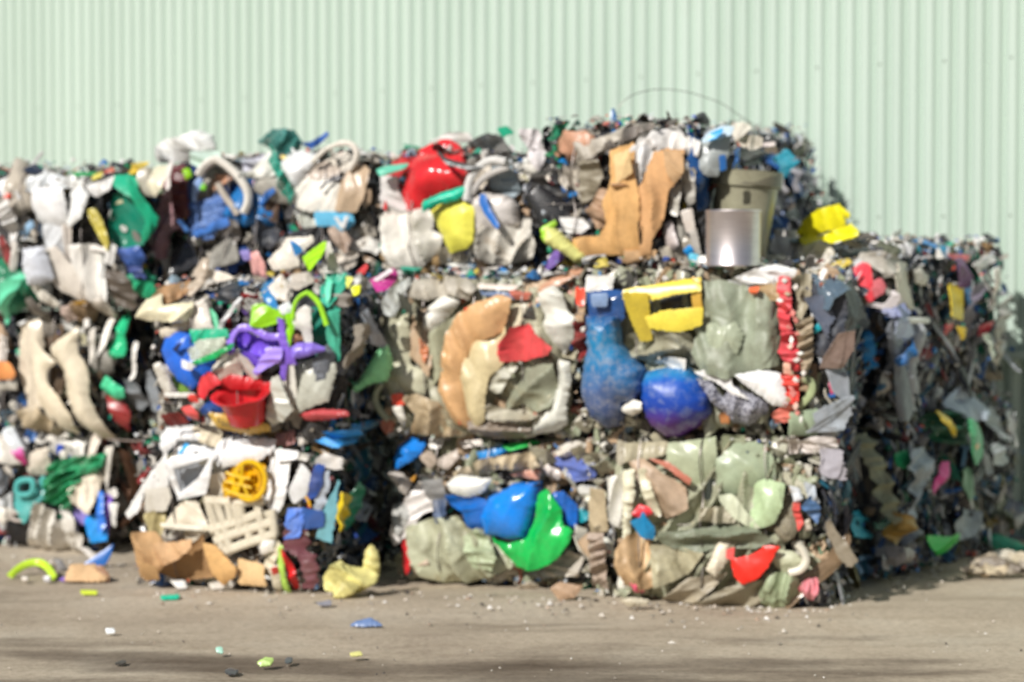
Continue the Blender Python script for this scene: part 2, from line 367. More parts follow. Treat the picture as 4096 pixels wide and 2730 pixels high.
    for (x, yv), h in zip(V2, H):
        r = ray(x, yv); q = PP + nn * d; tt = (q - CAM).dot(nn) / r.dot(nn)
        if fkey and fkey[-1] == 'S':
            B = BALES[fkey[:-1]]; s_ = (CAM + r * tt - q).dot(B['dn']) if tt > 0 else 99; sc_ = max(-.04, min(B['depth'] + .08, s_))
            if s_ != sc_: tt = (q + B['dn'] * sc_).y / r.y
        q3 = CAM + r * tt + nn * h
        if fkey:
            B = BALES[fkey[:-1]]; rl = abs((q3.z - B['z0']) / (B['z1'] - B['z0']) * 2 - 1)
            q3 = q3 - nn * (.075 * min(1.1, rl) ** 6)
        V3.append(q3)
    nv = len(V3)
    F = []
    for t in f:
        a, b, c = [V3[i] for i in t[:3]]
        F.append(tuple(t) if (b - a).cross(c - a).dot(nn) > 0 else tuple(reversed(t)))
    # back shell
    ctr = sum(V3, Vector()) / nv
    back_v = [p - nn * thick * (1 + back * 3) for p in V3]
    V3 = V3 + back_v
    cnt = {}
    for t in F:
        for i in range(len(t)):
            cnt[(t[i], t[(i + 1) % len(t)])] = 1
    F2 = [tuple(i + nv for i in reversed(t)) for t in F]
    rim = [(b, a, a + nv, b + nv) for (a, b) in cnt if (b, a) not in cnt]
    return V3, F + F2 + rim
KK = 1.06
def T(fr, fkey, name, color, s, mat='sheet', d=None, bulge=.08, fold=.02, ang=None, fs=11, tilt=None, thick=.006, sharp=False, sh=1.0, label=None, th=None, parent=None, org=None, back=0):
    """traced scrap; th=(label, category) makes it a thing of its own"""
    B = BALES[fkey[:-1]]; pts = topx(fr, s)
    rnd = random.Random(s); B['k'] += 1
    if d is None: d = .045 + .0018 * min(B['k'], 40) + rnd.uniform(-.012, .02)
    if ang is None: ang = rnd.uniform(-.5, .5) + (math.pi / 2 if rnd.random() < .6 else 0)
    if tilt is None: tilt = (rnd.uniform(-.45, .45), rnd.uniform(-.5, .35))
    ww = max(p[0] for p in pts) - min(p[0] for p in pts); tm = min(1, 22 / max(4, ww)); tilt = (tilt[0] * tm, tilt[1] * tm)
    if mat == 'cloth': fold = max(fold * 1.35, .045) * (1 + min(.5, ww / 160)); bulge *= .6
    if ww > 130: fold *= 1.15
    r = build_patch(fkey, pts, d, bulge, fold, ang, fs, tilt, thick, sharp, back=back)
    if not r: return None
    V, F = r
    B['polys'].append(pts)
    if th or parent is not None: B['clean'].append(pts)
    c = lin(color, KK * sh)
    if parent is not None: return mesh_obj(name, V, F, M[mat], c, parent=parent, org=parent.location)
    if th:
        org = Vector(((min(v[0] for v in V) + max(v[0] for v in V)) / 2, (min(v[1] for v in V) + max(v[1] for v in V)) / 2, min(v[2] for v in V)))
        o = mesh_obj(name, V, F, M[mat], c, org=org); props(o, th[0], th[1]); return o
    o = mesh_obj(name, V, F, M[mat], c, parent=B['root'], org=B['root'].location)
    if label: o['label'] = label
    return o
def TG(fkey, name, label, cat, px, py):
    """empty for a multi-part thing, anchored on the bale face below pixel px,py"""
    PP, nn = face_plane(fkey); r = ray(px, py); tt = (PP + nn * .05 - CAM).dot(nn) / r.dot(nn)
    o = empty(name, CAM + r * tt); props(o, label, cat); return o
def tube(name, pts, rad, mat, color=None, parent=None, th=None, n=8, closed=False, sq=1.0):
    P = [Vector(p) for p in pts]; V = []; F = []; m = len(P)
    # smooth
    for _ in range(2):
        q = [P[0]] if not closed else []
        for i in range(m - (0 if closed else 1)):
            a, b = P[i], P[(i + 1) % m]; q += [a.lerp(b, .25), a.lerp(b, .75)]
        if not closed: q.append(P[-1])
        P = q; m = len(P)
    prev = None
    for i in range(m):
        a = P[i - 1] if (i or closed) else P[0]; b = P[(i + 1) % m] if (i < m - 1 or closed) else P[i]
        t = (b - a).normalized(); up = Vector((0, -1, .2)).normalized()
        x = t.cross(up).normalized(); y = x.cross(t)
        for k in range(n):
            an = 2 * math.pi * k / n; V.append(P[i] + x * (rad * math.cos(an)) + y * (rad * sq * math.sin(an)))
    for i in range(m - (0 if closed else 1)):
        for k in range(n):
            j = (i + 1) % m; F.append((i * n + k, i * n + (k + 1) % n, j * n + (k + 1) % n, j * n + k))
    if not closed: F += [tuple(range(n - 1, -1, -1)), tuple((m - 1) * n + k for k in range(n))]
    org = parent.location if parent is not None else P[0].copy()
    o = mesh_obj(name, V, F, M[mat], color, parent=parent, org=org)
    if th: props(o, th[0], th[1])
    return o
def onface(fkey, fr, s, d):
    PP, nn = face_plane(fkey); o = []
    for (x, y) in topx(fr, s):
        r = ray(x, y); o.append(CAM + r * ((PP + nn * d - CAM).dot(nn) / r.dot(nn)))
    return o
def lathe(name, prof, mat, color, parent=None, org=None, rot=None, n=40, squash=1.0, dent=0, smooth=True, th=None):
    V = []; F = []
    rot = rot or Matrix.Identity(3)
    for (r_, z) in prof:
        for k in range(n):
            a = 2 * math.pi * k / n
            rr = r_ * (1 + dent * noise.noise(Vector((math.cos(a) * 1.4, math.sin(a) * 1.4, z * 5))))
            V.append(rot @ Vector((rr * math.cos(a), rr * math.sin(a) * squash, z + dent * .25 * r_ * noise.noise(Vector((math.cos(a) * 2, math.sin(a) * 2, 7))))))
    m = len(prof)
    for i in range(m - 1):
        for k in range(n): F.append((i * n + k, i * n + (k + 1) % n, (i + 1) * n + (k + 1) % n, (i + 1) * n + k))
    me_o = mesh_obj(name, V, F, M[mat], color, smooth=smooth)
    if parent is not None: me_o.parent = parent
    if org is not None: me_o.location = org
    if th: props(me_o, th[0], th[1])
    return me_o
# ------------------------------------------------------------------ traced pieces: bale Ac
k = 'AcF'
T('Z1', k, 'white_sheet', '#d8dcde', '100,380 300,350 560,440 500,490 250,520 130,470', tilt=(0, -.5))
T('Z1', k, 'white_sheet', '#dedede', '0,440 120,380 150,560 110,620 30,560 0,520')
T('Z1', k, 'white_film', '#e6e4e2', '30,600 110,600 140,760 110,930 60,880 30,720', 'cloth')
T('Z1', k, 'white_sheet', '#dcdad8', '670,480 880,410 860,500 760,560 690,520')
T('Z1', k, 'white_sheet', '#dadad8', '500,450 560,380 640,440 680,480 560,500')
T('Z1', k, 'white_panel', '#dfe2e6', '370,800 490,790 500,960 470,1040 400,1010 370,920')
T('Z1', k, 'grey_sheet', '#d8cfc6', '500,780 580,790 560,900 540,1040 510,1020')
T('Z1', k, 'container_wall', '#d9d4cc', '560,960 740,950 760,1100 800,1300 820,1350 700,1370 640,1200 590,1080', fold=.02)
T('Z1', k, 'container_wall', '#d2cac0', '340,1000 460,960 540,1060 650,1180 700,1350 600,1360 480,1300 390,1180', fold=.02)
T('Z1', k, 'white_strip', '#e8e6e0', '740,1000 790,1010 820,1150 850,1300 840,1360 790,1300 750,1150')
T('Z1', k, 'white_tab', '#e0deda', '860,930 920,960 880,1090 820,1070')
T('Z1', k, 'white_strip', '#dcd6cf', '100,940 150,940 130,1100 80,1230 60,1200')
T('Z1', k, 'white_strip', '#e2dcd6', '560,940 720,940 860,970 850,1000 720,980 570,975')
T('Z1', k, 'beige_scrap', '#d8d2c6', '240,1250 310,1260 430,1400 380,1420 300,1360')
T('Z1', k, 'beige_cup', '#c9bfb2', '700,1360 800,1370 850,1480 800,1520 720,1430', bulge=.6)
T('Z1', k, 'pink_cup', '#c6b2a8', '430,1440 520,1420 540,1520 450,1540 420,1510', bulge=.6)
T('Z1', k, 'blue_lid', '#9cc0e0', '190,800 260,750 270,800 210,850')
T('Z1', k, 'red_strap', '#d8503c', '0,620 60,540 85,560 30,640 0,720')
T('Z1', k, 'dark_red_scrap', '#8a3a3c', '0,900 40,880 80,960 60,1100 20,1050')
T('Z1', k, 'grey_scrap', '#5b5249', '850,1150 980,1160 1080,1280 1060,1420 940,1460 880,1330', 'cloth')
T('Z1', k, 'dark_cup', '#77716a', '180,1380 240,1360 310,1480 290,1500 200,1480', bulge=.6)
T('Z1', k, 'tan_tin', '#8a7358', '540,1400 680,1380 700,1450 660,1540 560,1530', bulge=.6)
T('Z1', k, 'yellow_band', '#c89a3c', '550,1390 660,1375 655,1400 555,1415', d=.12, fold=.003)
T('Z1', k, 'dark_plastic', '#1c1c1e', '590,830 690,700 760,760 800,900 760,960 600,950', d=-.0)
T('Z1', k, 'yellow_film', '#d9bd45', '990,300 1110,290 1100,340 1040,380 990,370', 'cloth')
T('Z1', k, 'green_scrap', '#2f9a5c', '560,370 700,365 700,390 580,400')
T('Z1', k, 'red_scrap', '#d0705a', '760,350 850,330 860,360 780,380')
T('Z1', k, 'yellow_scrap', '#dccf6a', '700,390 760,360 780,400 700,430')
T('Z1', k, 'green_scrap', '#2fae7a', '900,300 960,290 970,320 910,330')
T('Z1', k, 'white_spike', '#c8c8c8', '90,370 240,210 260,215 180,310 110,390', fold=.005)
T('Z1', k, 'navy_scrap', '#2c3648', '140,350 190,300 280,360 220,380')
T('Z1', k, 'cream_container', '#ddd6bc', '1150,330 1290,320 1270,480 1220,550 1160,500 1140,400', bulge=.5)
T('Z1', k, 'grey_sheet', '#b9b3a4', '1080,360 1150,340 1170,480 1200,550 1110,530 1070,420')
T('Z1', k, 'white_strip', '#d6cfc9', '1270,290 1310,300 1320,480 1290,500')
T('Z1', k, 'yellow_sleeve', '#bfb24f', '680,680 740,670 800,740 850,880 840,970 780,880 700,740', fs=40, fold=.008, ang=.9)
T('Z1', k, 'blue_cup', '#4a6ab4', '950,980 1100,960 1130,1040 1080,1120 1000,1100', bulge=.6, d=.04)
T('Z1', k, 'navy_cup', '#3c4a7e', '990,1100 1100,1110 1150,1200 1050,1210', d=.02)
T('Z1', k, 'green_scrap', '#1fa070', '1060,1230 1190,1240 1210,1300 1160,1370 1080,1320')
T('Z1', k, 'white_bucket', '#f4f4f4', '250,520 350,495 500,500 525,600 520,760 400,800 290,750 245,640', bulge=.45, fold=.006, d=.10, th=('squashed white bucket facing out of the upper left bale, beside the green tub', 'bucket'))
T('Z1', k, 'white_canister', '#e6e6e4', '530,540 600,480 690,560 650,720 560,790 535,740', bulge=.5, d=.09, fold=.008)
T('Z1', k, 'white_tub', '#d3d6de', '200,980 340,970 370,1080 400,1200 320,1240 230,1240 200,1100', bulge=.6, fold=.005, th=('small pale grey tub pressed into the upper left bale below the white bucket', 'tub'))
g = TG(k, 'green_tub', 'large crushed dark green tub on the corner of the upper left bale', 'tub', 130, 245)
T('Z1', k, 'wall', '#0d7a62', '890,560 1030,480 1100,560 1190,720 1180,850 1120,930 930,970 860,880 850,780', 'sheet', d=.06, bulge=-.45, fold=.006, parent=g)
T('Z1', k, 'rim', '#1fae86', '890,400 1040,390 1060,450 1030,560 960,520 900,470', d=.10, parent=g, fold=.01)
T('Z1', k, 'rim', '#1db488', '1040,410 1110,540 1205,720 1175,800 1110,880 1080,880 1130,740 1080,640 1035,480', d=.11, parent=g, fold=.008)
T('Z1', k, 'plastic_bag', '#e8e8e6', '1150,250 1160,180 1250,110 1350,95 1500,40 1580,80 1620,170 1610,240 1500,220 1400,270 1300,280 1160,275', 'cloth', bulge=.6, fs=6, ang=.5, d=-.12, thick=.03, th=('white plastic bag lying on top of the left stack against the green wall', 'plastic bag'))
T('Z1', k, 'pale_green_film', '#c2d8cc', '1450,210 1640,200 1660,270 1540,330 1450,290', 'cloth', d=-.05)
T('Z1', 'AcF', 'green_sheet', '#70e4b8', '-40,1270 180,1170 200,1190 120,1300 40,1400 -40,1560', 'sheet', d=.13, th=('mint green plastic sheet sticking out at the left edge of the photo', 'plastic sheet'))
# Cc
k = 'CcF'
T('V2', k, 'pink_sheet', '#b58a92', '170,880 230,700 300,780 370,1020 300,1090 270,1280 180,1300 130,1180', 'cloth', d=.06)
T('V2', k, 'pink_strip', '#d0a0a8', '240,520 280,540 370,1010 330,1020 240,720')
T('V2', k, 'navy_sheet', '#20457c', '340,400 440,380 530,480 500,900 440,900 440,520', 'cloth', d=.05)
T('V2', k, 'lime_cap', '#9ad72a', '400,470 450,460 480,530 430,570', bulge=.6, d=.12)
T('V2', k, 'lime_cap', '#6cb52a', '570,620 610,600 630,660 590,680', bulge=.6, d=.10)
T('V2', k, 'crate', '#5a2228', '240,450 380,440 440,560 440,760 470,880 400,920 330,880 290,620', fs=34, ang=0, fold=.012, d=.11, th=('dark maroon crushed crate in the upper bale right of the green tub', 'crate'))
g = TG(k, 'mesh_basket', 'crumpled blue mesh basket pressed into the upper bale beside the maroon crate', 'basket', 215, 245)
T('V2', k, 'side', '#6288cc', '490,800 640,760 800,640 830,760 780,960 700,1110 620,1130 500,1080 480,960', 'net', d=.07, fold=.03, fs=16, parent=g, bulge=.4)
T('V2', k, 'rim', '#4a80d2', '520,1060 820,930 850,1000 540,1100', d=.12, parent=g)
T('V2', k, 'clip', '#5a96ea', '385,960 420,955 470,1050 430,1060', d=.11, parent=g)
T('V2', k, 'blue_rim', '#86a2d2', '495,740 510,600 580,520 605,540 560,640 520,760', d=.11, fold=.004)
T('V2', k, 'grey_container', '#8f867c', '600,560 760,590 900,800 960,960 900,1100 830,960 800,760 640,700', d=.03, bulge=-.3)
T('V2', k, 'grey_sheet', '#77716c', '790,960 920,900 960,1100 850,1240 780,1200', d=.03)
tube('pipe_hoop', onface(k, 'V2', '560,520 620,430 720,370 820,430 940,540 1030,680 1030,800 990,880', .13), .026, 'sheet', lin('#e6e0d6', KK), th=('bent off-white plastic hoop arching over the blue mesh basket', 'hoop'), sq=1.6)
tube('grey_rim', onface(k, 'V2', '740,600 800,720 880,820 930,900', .10), .02, 'sheet', lin('#b8aea2', KK), parent=BALES['Cc']['root'])
k = 'DcF'
T('V2', k, 'teal_netting', '#3f8a84', '1060,200 1200,90 1330,80 1420,200 1400,300 1280,330 1180,270', 'net', fold=.04, fs=16, bulge=.5, d=.0)
T('V2', k, 'teal_netting', '#1f9a84', '1180,240 1290,400 1380,520 1450,660 1420,780 1330,680 1290,540 1200,380', 'net', fold=.04, fs=16, d=.13)
T('V2', k, 'teal_film', '#2c8078', '1190,150 1330,90 1400,200 1330,330 1290,420 1200,300', 'cloth', d=-.02)
T('Z2', k, 'blue_scrap', '#3a6ac0', '280,130 390,110 480,50 490,75 400,150 340,170', d=-.02)
T('Z2', k, 'pale_sheet', '#c6cac0', '300,680 470,680 470,790 430,830 350,780', fold=.02)
T('Z2', k, 'beige_cloth', '#bfa999', '580,790 700,810 760,900 740,990 680,980 620,900', 'cloth')
T('Z2', k, 'white_cloth', '#cfc6ba', '640,1020 740,990 820,1020 790,1090 720,1130 660,1080', 'cloth')
T('Z2', k, 'dark_bag', '#3a3e48', '0,740 180,720 220,860 120,960 0,900', 'cloth', d=0)
T('Z2', k, 'dark_bag', '#23262c', '300,860 560,790 640,960 640,1090 560,1080 440,950', 'cloth', d=.03, bulge=.5)
T('Z2', k, 'brown_film', '#4a3428', '0,520 140,560 210,640 200,760 80,700 0,620', 'cloth', d=.0)
T('V2', k, 'white_bag', '#ece8e0', '930,500 1060,480 1120,320 1190,290 1240,380 1270,500 1240,530 1060,540 990,550', 'cloth', bulge=.6)
T('V2', k, 'lavender_film', '#c8c8d4', '930,400 1000,340 1100,330 1060,440 960,490', 'cloth')
T('V2', k, 'tan_strip', '#c8a484', '1190,500 1270,520 1280,650 1240,660')
T('V2', k, 'blue_strip', '#3a72c0', '1190,700 1270,650 1280,690 1150,800 1120,790')
T('Z2', k, 'beige_sheet', '#b7a99c', '400,330 520,290 560,310 640,350 600,430 380,410', fold=.02)
T('Z2', k, 'dark_flap', '#55555a', '510,490 600,400 680,415 560,460 530,500', d=.14)
T('Z2', k, 'container_side', '#e2ded4', '300,520 360,430 600,430 660,480 620,680 430,670 330,640', fold=.02, d=.10)
T('Z2', k, 'tan_sheet', '#b9a288', '740,330 820,320 880,370 850,560 780,670 620,660 650,480', fs=14, ang=1.4, fold=.018, d=.12)
T('Z2', k, 'tan_scrap', '#b39b82', '860,520 910,510 900,600 850,640')
T('Z2', k, 'white_dome', '#f4f2ee', '170,310 210,240 300,200 420,240 450,280 380,400 330,500 280,480 220,390', bulge=.8, d=.10, fold=.005, th=('smooth white dome shaped tub sticking out at the top right of the left stack', 'tub'))
g = TG(k, 'handled_basket', 'off-white plastic basket with loop handles on top of the left stack', 'basket', 335, 170)
T('Z2', k, 'body', '#d8d0c4', '480,290 600,200 720,210 790,260 740,360 640,370 560,330', fold=.03, parent=g, d=.06)
tube('handle', onface(k, 'Z2', '440,290 540,190 640,150 700,130', .12), .014, 'sheet', lin('#e8e2d6', KK), parent=g)
tube('handle', onface(k, 'Z2', '640,150 740,140 795,200 780,280 730,350', .12), .018, 'sheet', lin('#e2dace', KK), parent=g)
g = TG(k, 'foil_packet', 'light blue packet with a white zigzag mark under the off-white sheets', 'packet', 335, 225)
T('Z2', k, 'wrapper', '#6cc0e6', '490,690 740,690 750,770 680,830 600,790 500,790', d=.11, fold=.012, parent=g)
T('Z2', k, 'printed_mark', '#f2f6fa', '610,720 645,720 675,775 705,715 740,715 690,810 660,815', d=.135, fold=.006, parent=g, sharp=True, bulge=.1)
# ------------------------------------------------------------------ R1c
k = 'R1cF'
T('Z2', k, 'red_bucket_side', '#c63b3e', '1040,300 1080,210 1180,200 1170,320 1110,400 1030,400', bulge=.4)
T('Z2', k, 'white_strip', '#e2dedc', '1010,420 1110,420 1120,530 1190,660 1140,690 1000,640', fold=.02)
T('Z2', k, 'red_scrap', '#d04444', '1000,590 1030,600 1040,670 1005,650')
T('Z2', k, 'dark_film', '#454a4c', '1560,180 1760,70 1860,90 1900,200 1760,290 1640,310', 'cloth', d=.0)
T('Z2', k, 'teal_scrap', '#2fbf95', '1830,20 1900,0 1940,50 1860,80', d=-.05)
T('Z2', k, 'white_scrap', '#e0dcda', '1870,180 1940,150 1965,240 1890,260', bulge=.5)
T('Z2', k, 'white_film', '#d8d4d0', '1320,130 1440,60 1560,50 1620,120 1500,130 1420,110', 'cloth', d=-.03)
T('Z2', k, 'green_film', '#5a9a80', '1080,140 1200,160 1250,200 1150,200', d=0)
T('Z3', k, 'white_film', '#d5cfd0', '20,230 150,230 180,330 90,400 30,300', 'cloth')
T('Z3', k, 'white_film', '#dcd6d8', '100,380 200,340 230,440 190,550 110,440', 'cloth')
T('Z3', k, 'green_netting', '#138858', '220,310 330,290 410,340 390,430 250,430', 'cloth', fs=22, fold=.03)
T('Z3', k, 'blue_netting', '#2f84b8', '240,410 390,420 350,480 260,450', 'cloth', fs=22)
T('Z3', k, 'black_bag', '#23262a', '180,560 300,500 420,560 420,640 480,780 400,900 300,1000 180,1000 180,800', 'cloth', d=.0, bulge=.4)
T('Z3', k, 'blue_jug_side', '#1f5fa0', '400,680 470,720 530,850 520,900 430,910', d=.05, bulge=.5)
T('Z2', k, 'grey_film', '#8a98a0', '1860,330 2007,330 2080,500 2007,560 1860,500', 'cloth', d=.04)
T('G', k, 'beige_sack', '#cbc6bc', '474,225 500,230 525,218 534,245 530,258 510,264 488,262 474,250', 'cloth', bulge=.6, d=.07)
T('Z2', k, 'beige_film', '#b5ad9b', '1400,960 1640,960 1650,1060 1460,1080', 'cloth', d=.05)
g = TG(k, 'plastic_sack', 'big shiny red plastic sack bulging from the upper bale', 'sack', 428, 208)
T('Z2', k, 'bag', '#dc2a32', '1180,300 1220,200 1330,150 1440,110 1520,160 1580,260 1640,370 1600,480 1520,500 1340,580 1320,660 1190,660 1130,520 1160,420', 'gloss', bulge=.5, fold=.022, fs=8, ang=1.5, d=.07, thick=.03, parent=g)
T('Z2', k, 'strap', '#3f4446', '1380,200 1480,260 1640,310 1740,320 1640,350 1500,310', d=.24, fold=.006, parent=g)
T('Z2', k, 'teal_strip', '#69c4a8', '955,350 1000,320 1140,300 1130,340 990,400', d=.16, fold=.004, bulge=.4, th=('pale teal plastic strip jutting out left of the big red sack', 'plastic strip'))
T('Z2', k, 'cream_bag', '#e0dcd2', '1000,740 1050,660 1200,700 1330,650 1380,720 1370,830 1460,880 1400,1000 1330,1090 1210,1140 1100,1090 1030,1020 1010,880', 'cloth', bulge=.55, fold=.03, fs=7, d=.07, thick=.03, th=('crumpled cream plastic bag below the red sack, left of the yellow cup', 'bag'))
g = TG(k, 'yellow_cup', 'folded yellow cup with a teal rim between two cream bags', 'cup', 452, 250)
T('Z2', k, 'cup_wall', '#e6e05a', '1370,680 1460,610 1600,590 1710,650 1700,900 1650,960 1520,990 1460,860 1390,740', d=.13, bulge=.45, fold=.012, fs=6, ang=1.5, parent=g)
T('Z2', k, 'cup_rim', '#14bf9c', '1335,600 1450,540 1620,480 1645,520 1560,590 1440,620 1340,670', d=.19, bulge=.5, fold=.004, parent=g)
T('Z2', k, 'plastic_jug', '#d5cec8', '1720,620 1800,540 1960,560 2040,620 2040,780 1900,840 1740,830', bulge=.7, d=.08, fold=.014, th=('grey white plastic jug right of the yellow cup with a dark blue strap across it', 'jug'))
T('Z2', k, 'blue_strap', '#1f66b4', '1745,560 1790,560 1830,650 1915,770 1890,795 1800,700 1750,620', d=.2, fold=.004)
tube('pail_hoop', onface(k, 'Z2', '1650,590 1665,440 1740,330 1840,265 1960,290', .17), .022, 'sheet', lin('#d8d6d2', KK), th=('light grey curved hoop above the plastic jug', 'hoop'))
tube('grey_rim', onface(k, 'Z2', '1690,540 1760,430 1860,370 1980,330', .15), .018, 'sheet', lin('#c2beba', KK), parent=BALES['R1c']['root'])
# ------------------------------------------------------------------ R2c
k = 'R2cF'
T('Z3', k, 'grey_film', '#b5ada0', '400,500 500,340 640,320 780,270 900,200 1060,190 1150,220 1000,250 800,350 640,460 540,480 520,760 480,730 400,600', 'cloth', fs=9, ang=1.2, fold=.035)
T('Z3', k, 'khaki_film', '#9a9280', '560,500 700,490 720,620 650,740 560,820 540,700', 'cloth')
T('Z3', k, 'white_film', '#dedbd8', '1040,250 1150,230 1300,250 1480,330 1470,440 1350,420 1200,380 1000,370', 'cloth', fold=.035)
T('Z3', k, 'white_film', '#d0ccc4', '940,260 1010,250 1030,300 930,370 830,350', 'cloth')
T('Z3', k, 'black_scrap', '#3a3c40', '520,280 640,250 720,200 770,180 720,300 600,320', d=.0)
T('Z3', k, 'grey_film', '#77706a', '860,230 1000,190 1120,210 1000,260 820,360 700,420 640,450 760,330', 'cloth', d=.10)
T('Z3', k, 'brown_film', '#b59478', '600,860 700,700 780,740 790,960 680,1000', 'cloth')
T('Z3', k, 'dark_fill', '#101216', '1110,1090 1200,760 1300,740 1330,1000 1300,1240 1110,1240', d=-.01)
T('Z3', k, 'white_wedge', '#ececea', '950,370 1050,370 1150,390 1070,560 1000,665 955,600', 'cloth', d=.08)
T('Z3', k, 'red_scrap', '#c8503c', '490,1040 560,970 580,1010 520,1070')
T('Z3', k, 'white_scrap', '#dcdad8', '400,930 560,930 610,1000 560,1040 450,1030', 'cloth')
T('Z3', k, 'light_strip', '#bab6ae', '1340,580 1450,550 1430,780 1370,820 1340,700')
T('Z3', k, 'light_strip', '#c9c0b8', '1330,880 1420,860 1440,1020 1370,1030')
T('Z3', k, 'light_strip', '#c2beb4', '1250,700 1330,680 1300,900 1240,870')
T('Z3', k, 'light_scrap', '#c4bab8', '1200,980 1250,960 1310,1130 1230,1170 1190,1060', bulge=.6)
T('Z3', k, 'light_scrap', '#c9c0b0', '1160,1160 1230,1150 1240,1230 1180,1240')
T('Z3', k, 'light_strip', '#b4aea6', '1400,1050 1450,1020 1480,1200 1440,1220')
T('Z3', k, 'mint_scrap', '#6cc8a4', '780,160 870,115 880,180 810,190', d=-.05)
T('Z3', k, 'red_scrap', '#d08080', '1150,150 1190,130 1220,190 1180,200', d=-.05)
T('Z3', k, 'blue_spike', '#1c5c90', '712,70 733,55 770,170 720,180', d=-.02, fold=.003)
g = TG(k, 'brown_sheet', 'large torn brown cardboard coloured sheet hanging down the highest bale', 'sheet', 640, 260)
T('Z3', k, 'panel', '#d6a86e', '770,420 950,355 955,460 950,560 975,680 1000,760 1010,1190 780,1200 540,1200 490,1080 560,1060 700,1050 740,960 720,800 790,640', 'card', d=.12, bulge=.1, fold=.034, fs=7, ang=1.45, parent=g, tilt=(0, .05))
T('Z3', k, 'panel', '#cfa070', '1120,430 1200,400 1340,410 1345,560 1290,650 1230,720 1190,920 1110,1090 1095,1190 1020,1190 1000,960 985,700 1040,640', 'card', d=.13, bulge=.15, fold=.034, fs=7, ang=1.5, parent=g, tilt=(0, .05))
T('Z3', k, 'flap', '#dcb488', '850,1190 1110,1180 1090,1240 980,1260 880,1290 850,1260', 'card', d=.14, fold=.005, parent=g)
T('Z3', k, 'slit_shade', '#15130f', '992,960 1004,950 1016,1180 996,1185', parent=g, d=.165, fold=.002, sharp=True)  # near-black strip painting the shade of a slit, no real cut
T('Z3', k, 'crease_shade', '#8a6238', '780,660 880,655 900,672 800,690', parent=g, d=.165, fold=.004)  # crease shade painted as a darker strip on the panel
T('Z3', k, 'stained_patch', '#c8a47c', '1200,410 1330,415 1335,560 1270,640 1220,560', 'card', parent=g, d=.168, fold=.02)
T('Z3', k, 'stained_patch', '#ecc894', '800,440 930,400 935,560 820,640', 'card', parent=g, d=.165, fold=.02)
g = TG(k, 'traffic_cone', 'squashed pale yellow cone with a lime rim below the brown sheet', 'cone', 560, 258)
T('Z3', k, 'body', '#e0e08c', '290,990 380,1040 470,1130 540,1200 560,1260 480,1275 400,1200 280,1120', d=.15, bulge=.7, fold=.004, parent=g)
T('Z3', k, 'rim', '#aade44', '240,1010 330,950 340,990 300,1020 350,1120 300,1140 250,1090', d=.17, bulge=.4, fold=.004, parent=g)
tube('grey_pipe', onface(k, 'Z3', '560,1265 620,1250 740,1240', .12), .022, 'sheet', lin('#a8acb0', KK), th=('short grey pipe lying under the brown sheet', 'pipe'))
T('Z3', k, 'blue_cup', '#1f90d8', '1335,1180 1390,1140 1420,1180 1370,1240', d=.14, bulge=.6, th=('small blue plastic cup on the ledge left of the steel drum', 'cup'))
T('Z3', k, 'cyan_film', '#6cc8e4', '1390,1200 1460,1220 1440,1290 1370,1240', d=.15)
T('V3', k, 'cream_scrap', '#d8d2c4', '500,220 600,200 700,260 640,340 560,380 520,300', 'cloth', d=-.12)
T('V3', k, 'cream_scrap', '#dcd4c6', '590,370 640,350 720,330 800,360 800,440 740,470 640,430', 'cloth', d=-.15)
T('V3', k, 'white_scrap', '#dcd0cc', '840,420 940,400 960,490 880,500', 'cloth', d=-.3)
T('V3', k, 'dark_film', '#262a2e', '800,320 900,330 900,420 820,420', d=-.35)
g = TG(k, 'bent_chute', 'silver grey bent tub with a cyan label on the corner of the highest bale', 'tub', 710, 170)
T('V3', k, 'body', '#a3a9a8', '240,440 300,380 500,330 490,540 420,620 420,700 330,720 240,650', d=.05, bulge=.5, fold=.01, parent=g, fs=5)
T('V3', k, 'rim', '#c8dcea', '280,370 320,300 420,240 500,250 490,330 400,360 300,400', d=.11, parent=g, fold=.006)
T('V3', k, 'label_patch', '#1fa0e0', '310,380 330,310 420,270 430,300 380,360', d=.15, parent=g, fold=.004)
T('V3', k, 'dark_blue_panel', '#1a66b0', '425,540 480,530 480,650 430,670', d=.17, parent=g, fold=.004)
k = 'R2cS'
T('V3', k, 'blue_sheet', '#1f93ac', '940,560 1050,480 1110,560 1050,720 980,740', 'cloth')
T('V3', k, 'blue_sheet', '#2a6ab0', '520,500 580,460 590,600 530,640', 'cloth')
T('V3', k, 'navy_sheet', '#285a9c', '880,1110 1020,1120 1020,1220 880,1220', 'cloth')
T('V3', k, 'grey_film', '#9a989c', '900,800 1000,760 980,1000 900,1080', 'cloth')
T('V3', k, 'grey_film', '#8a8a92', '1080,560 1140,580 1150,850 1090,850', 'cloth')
T('V3', k, 'black_film', '#2c2c32', '600,480 780,470 800,600 640,620', 'cloth')
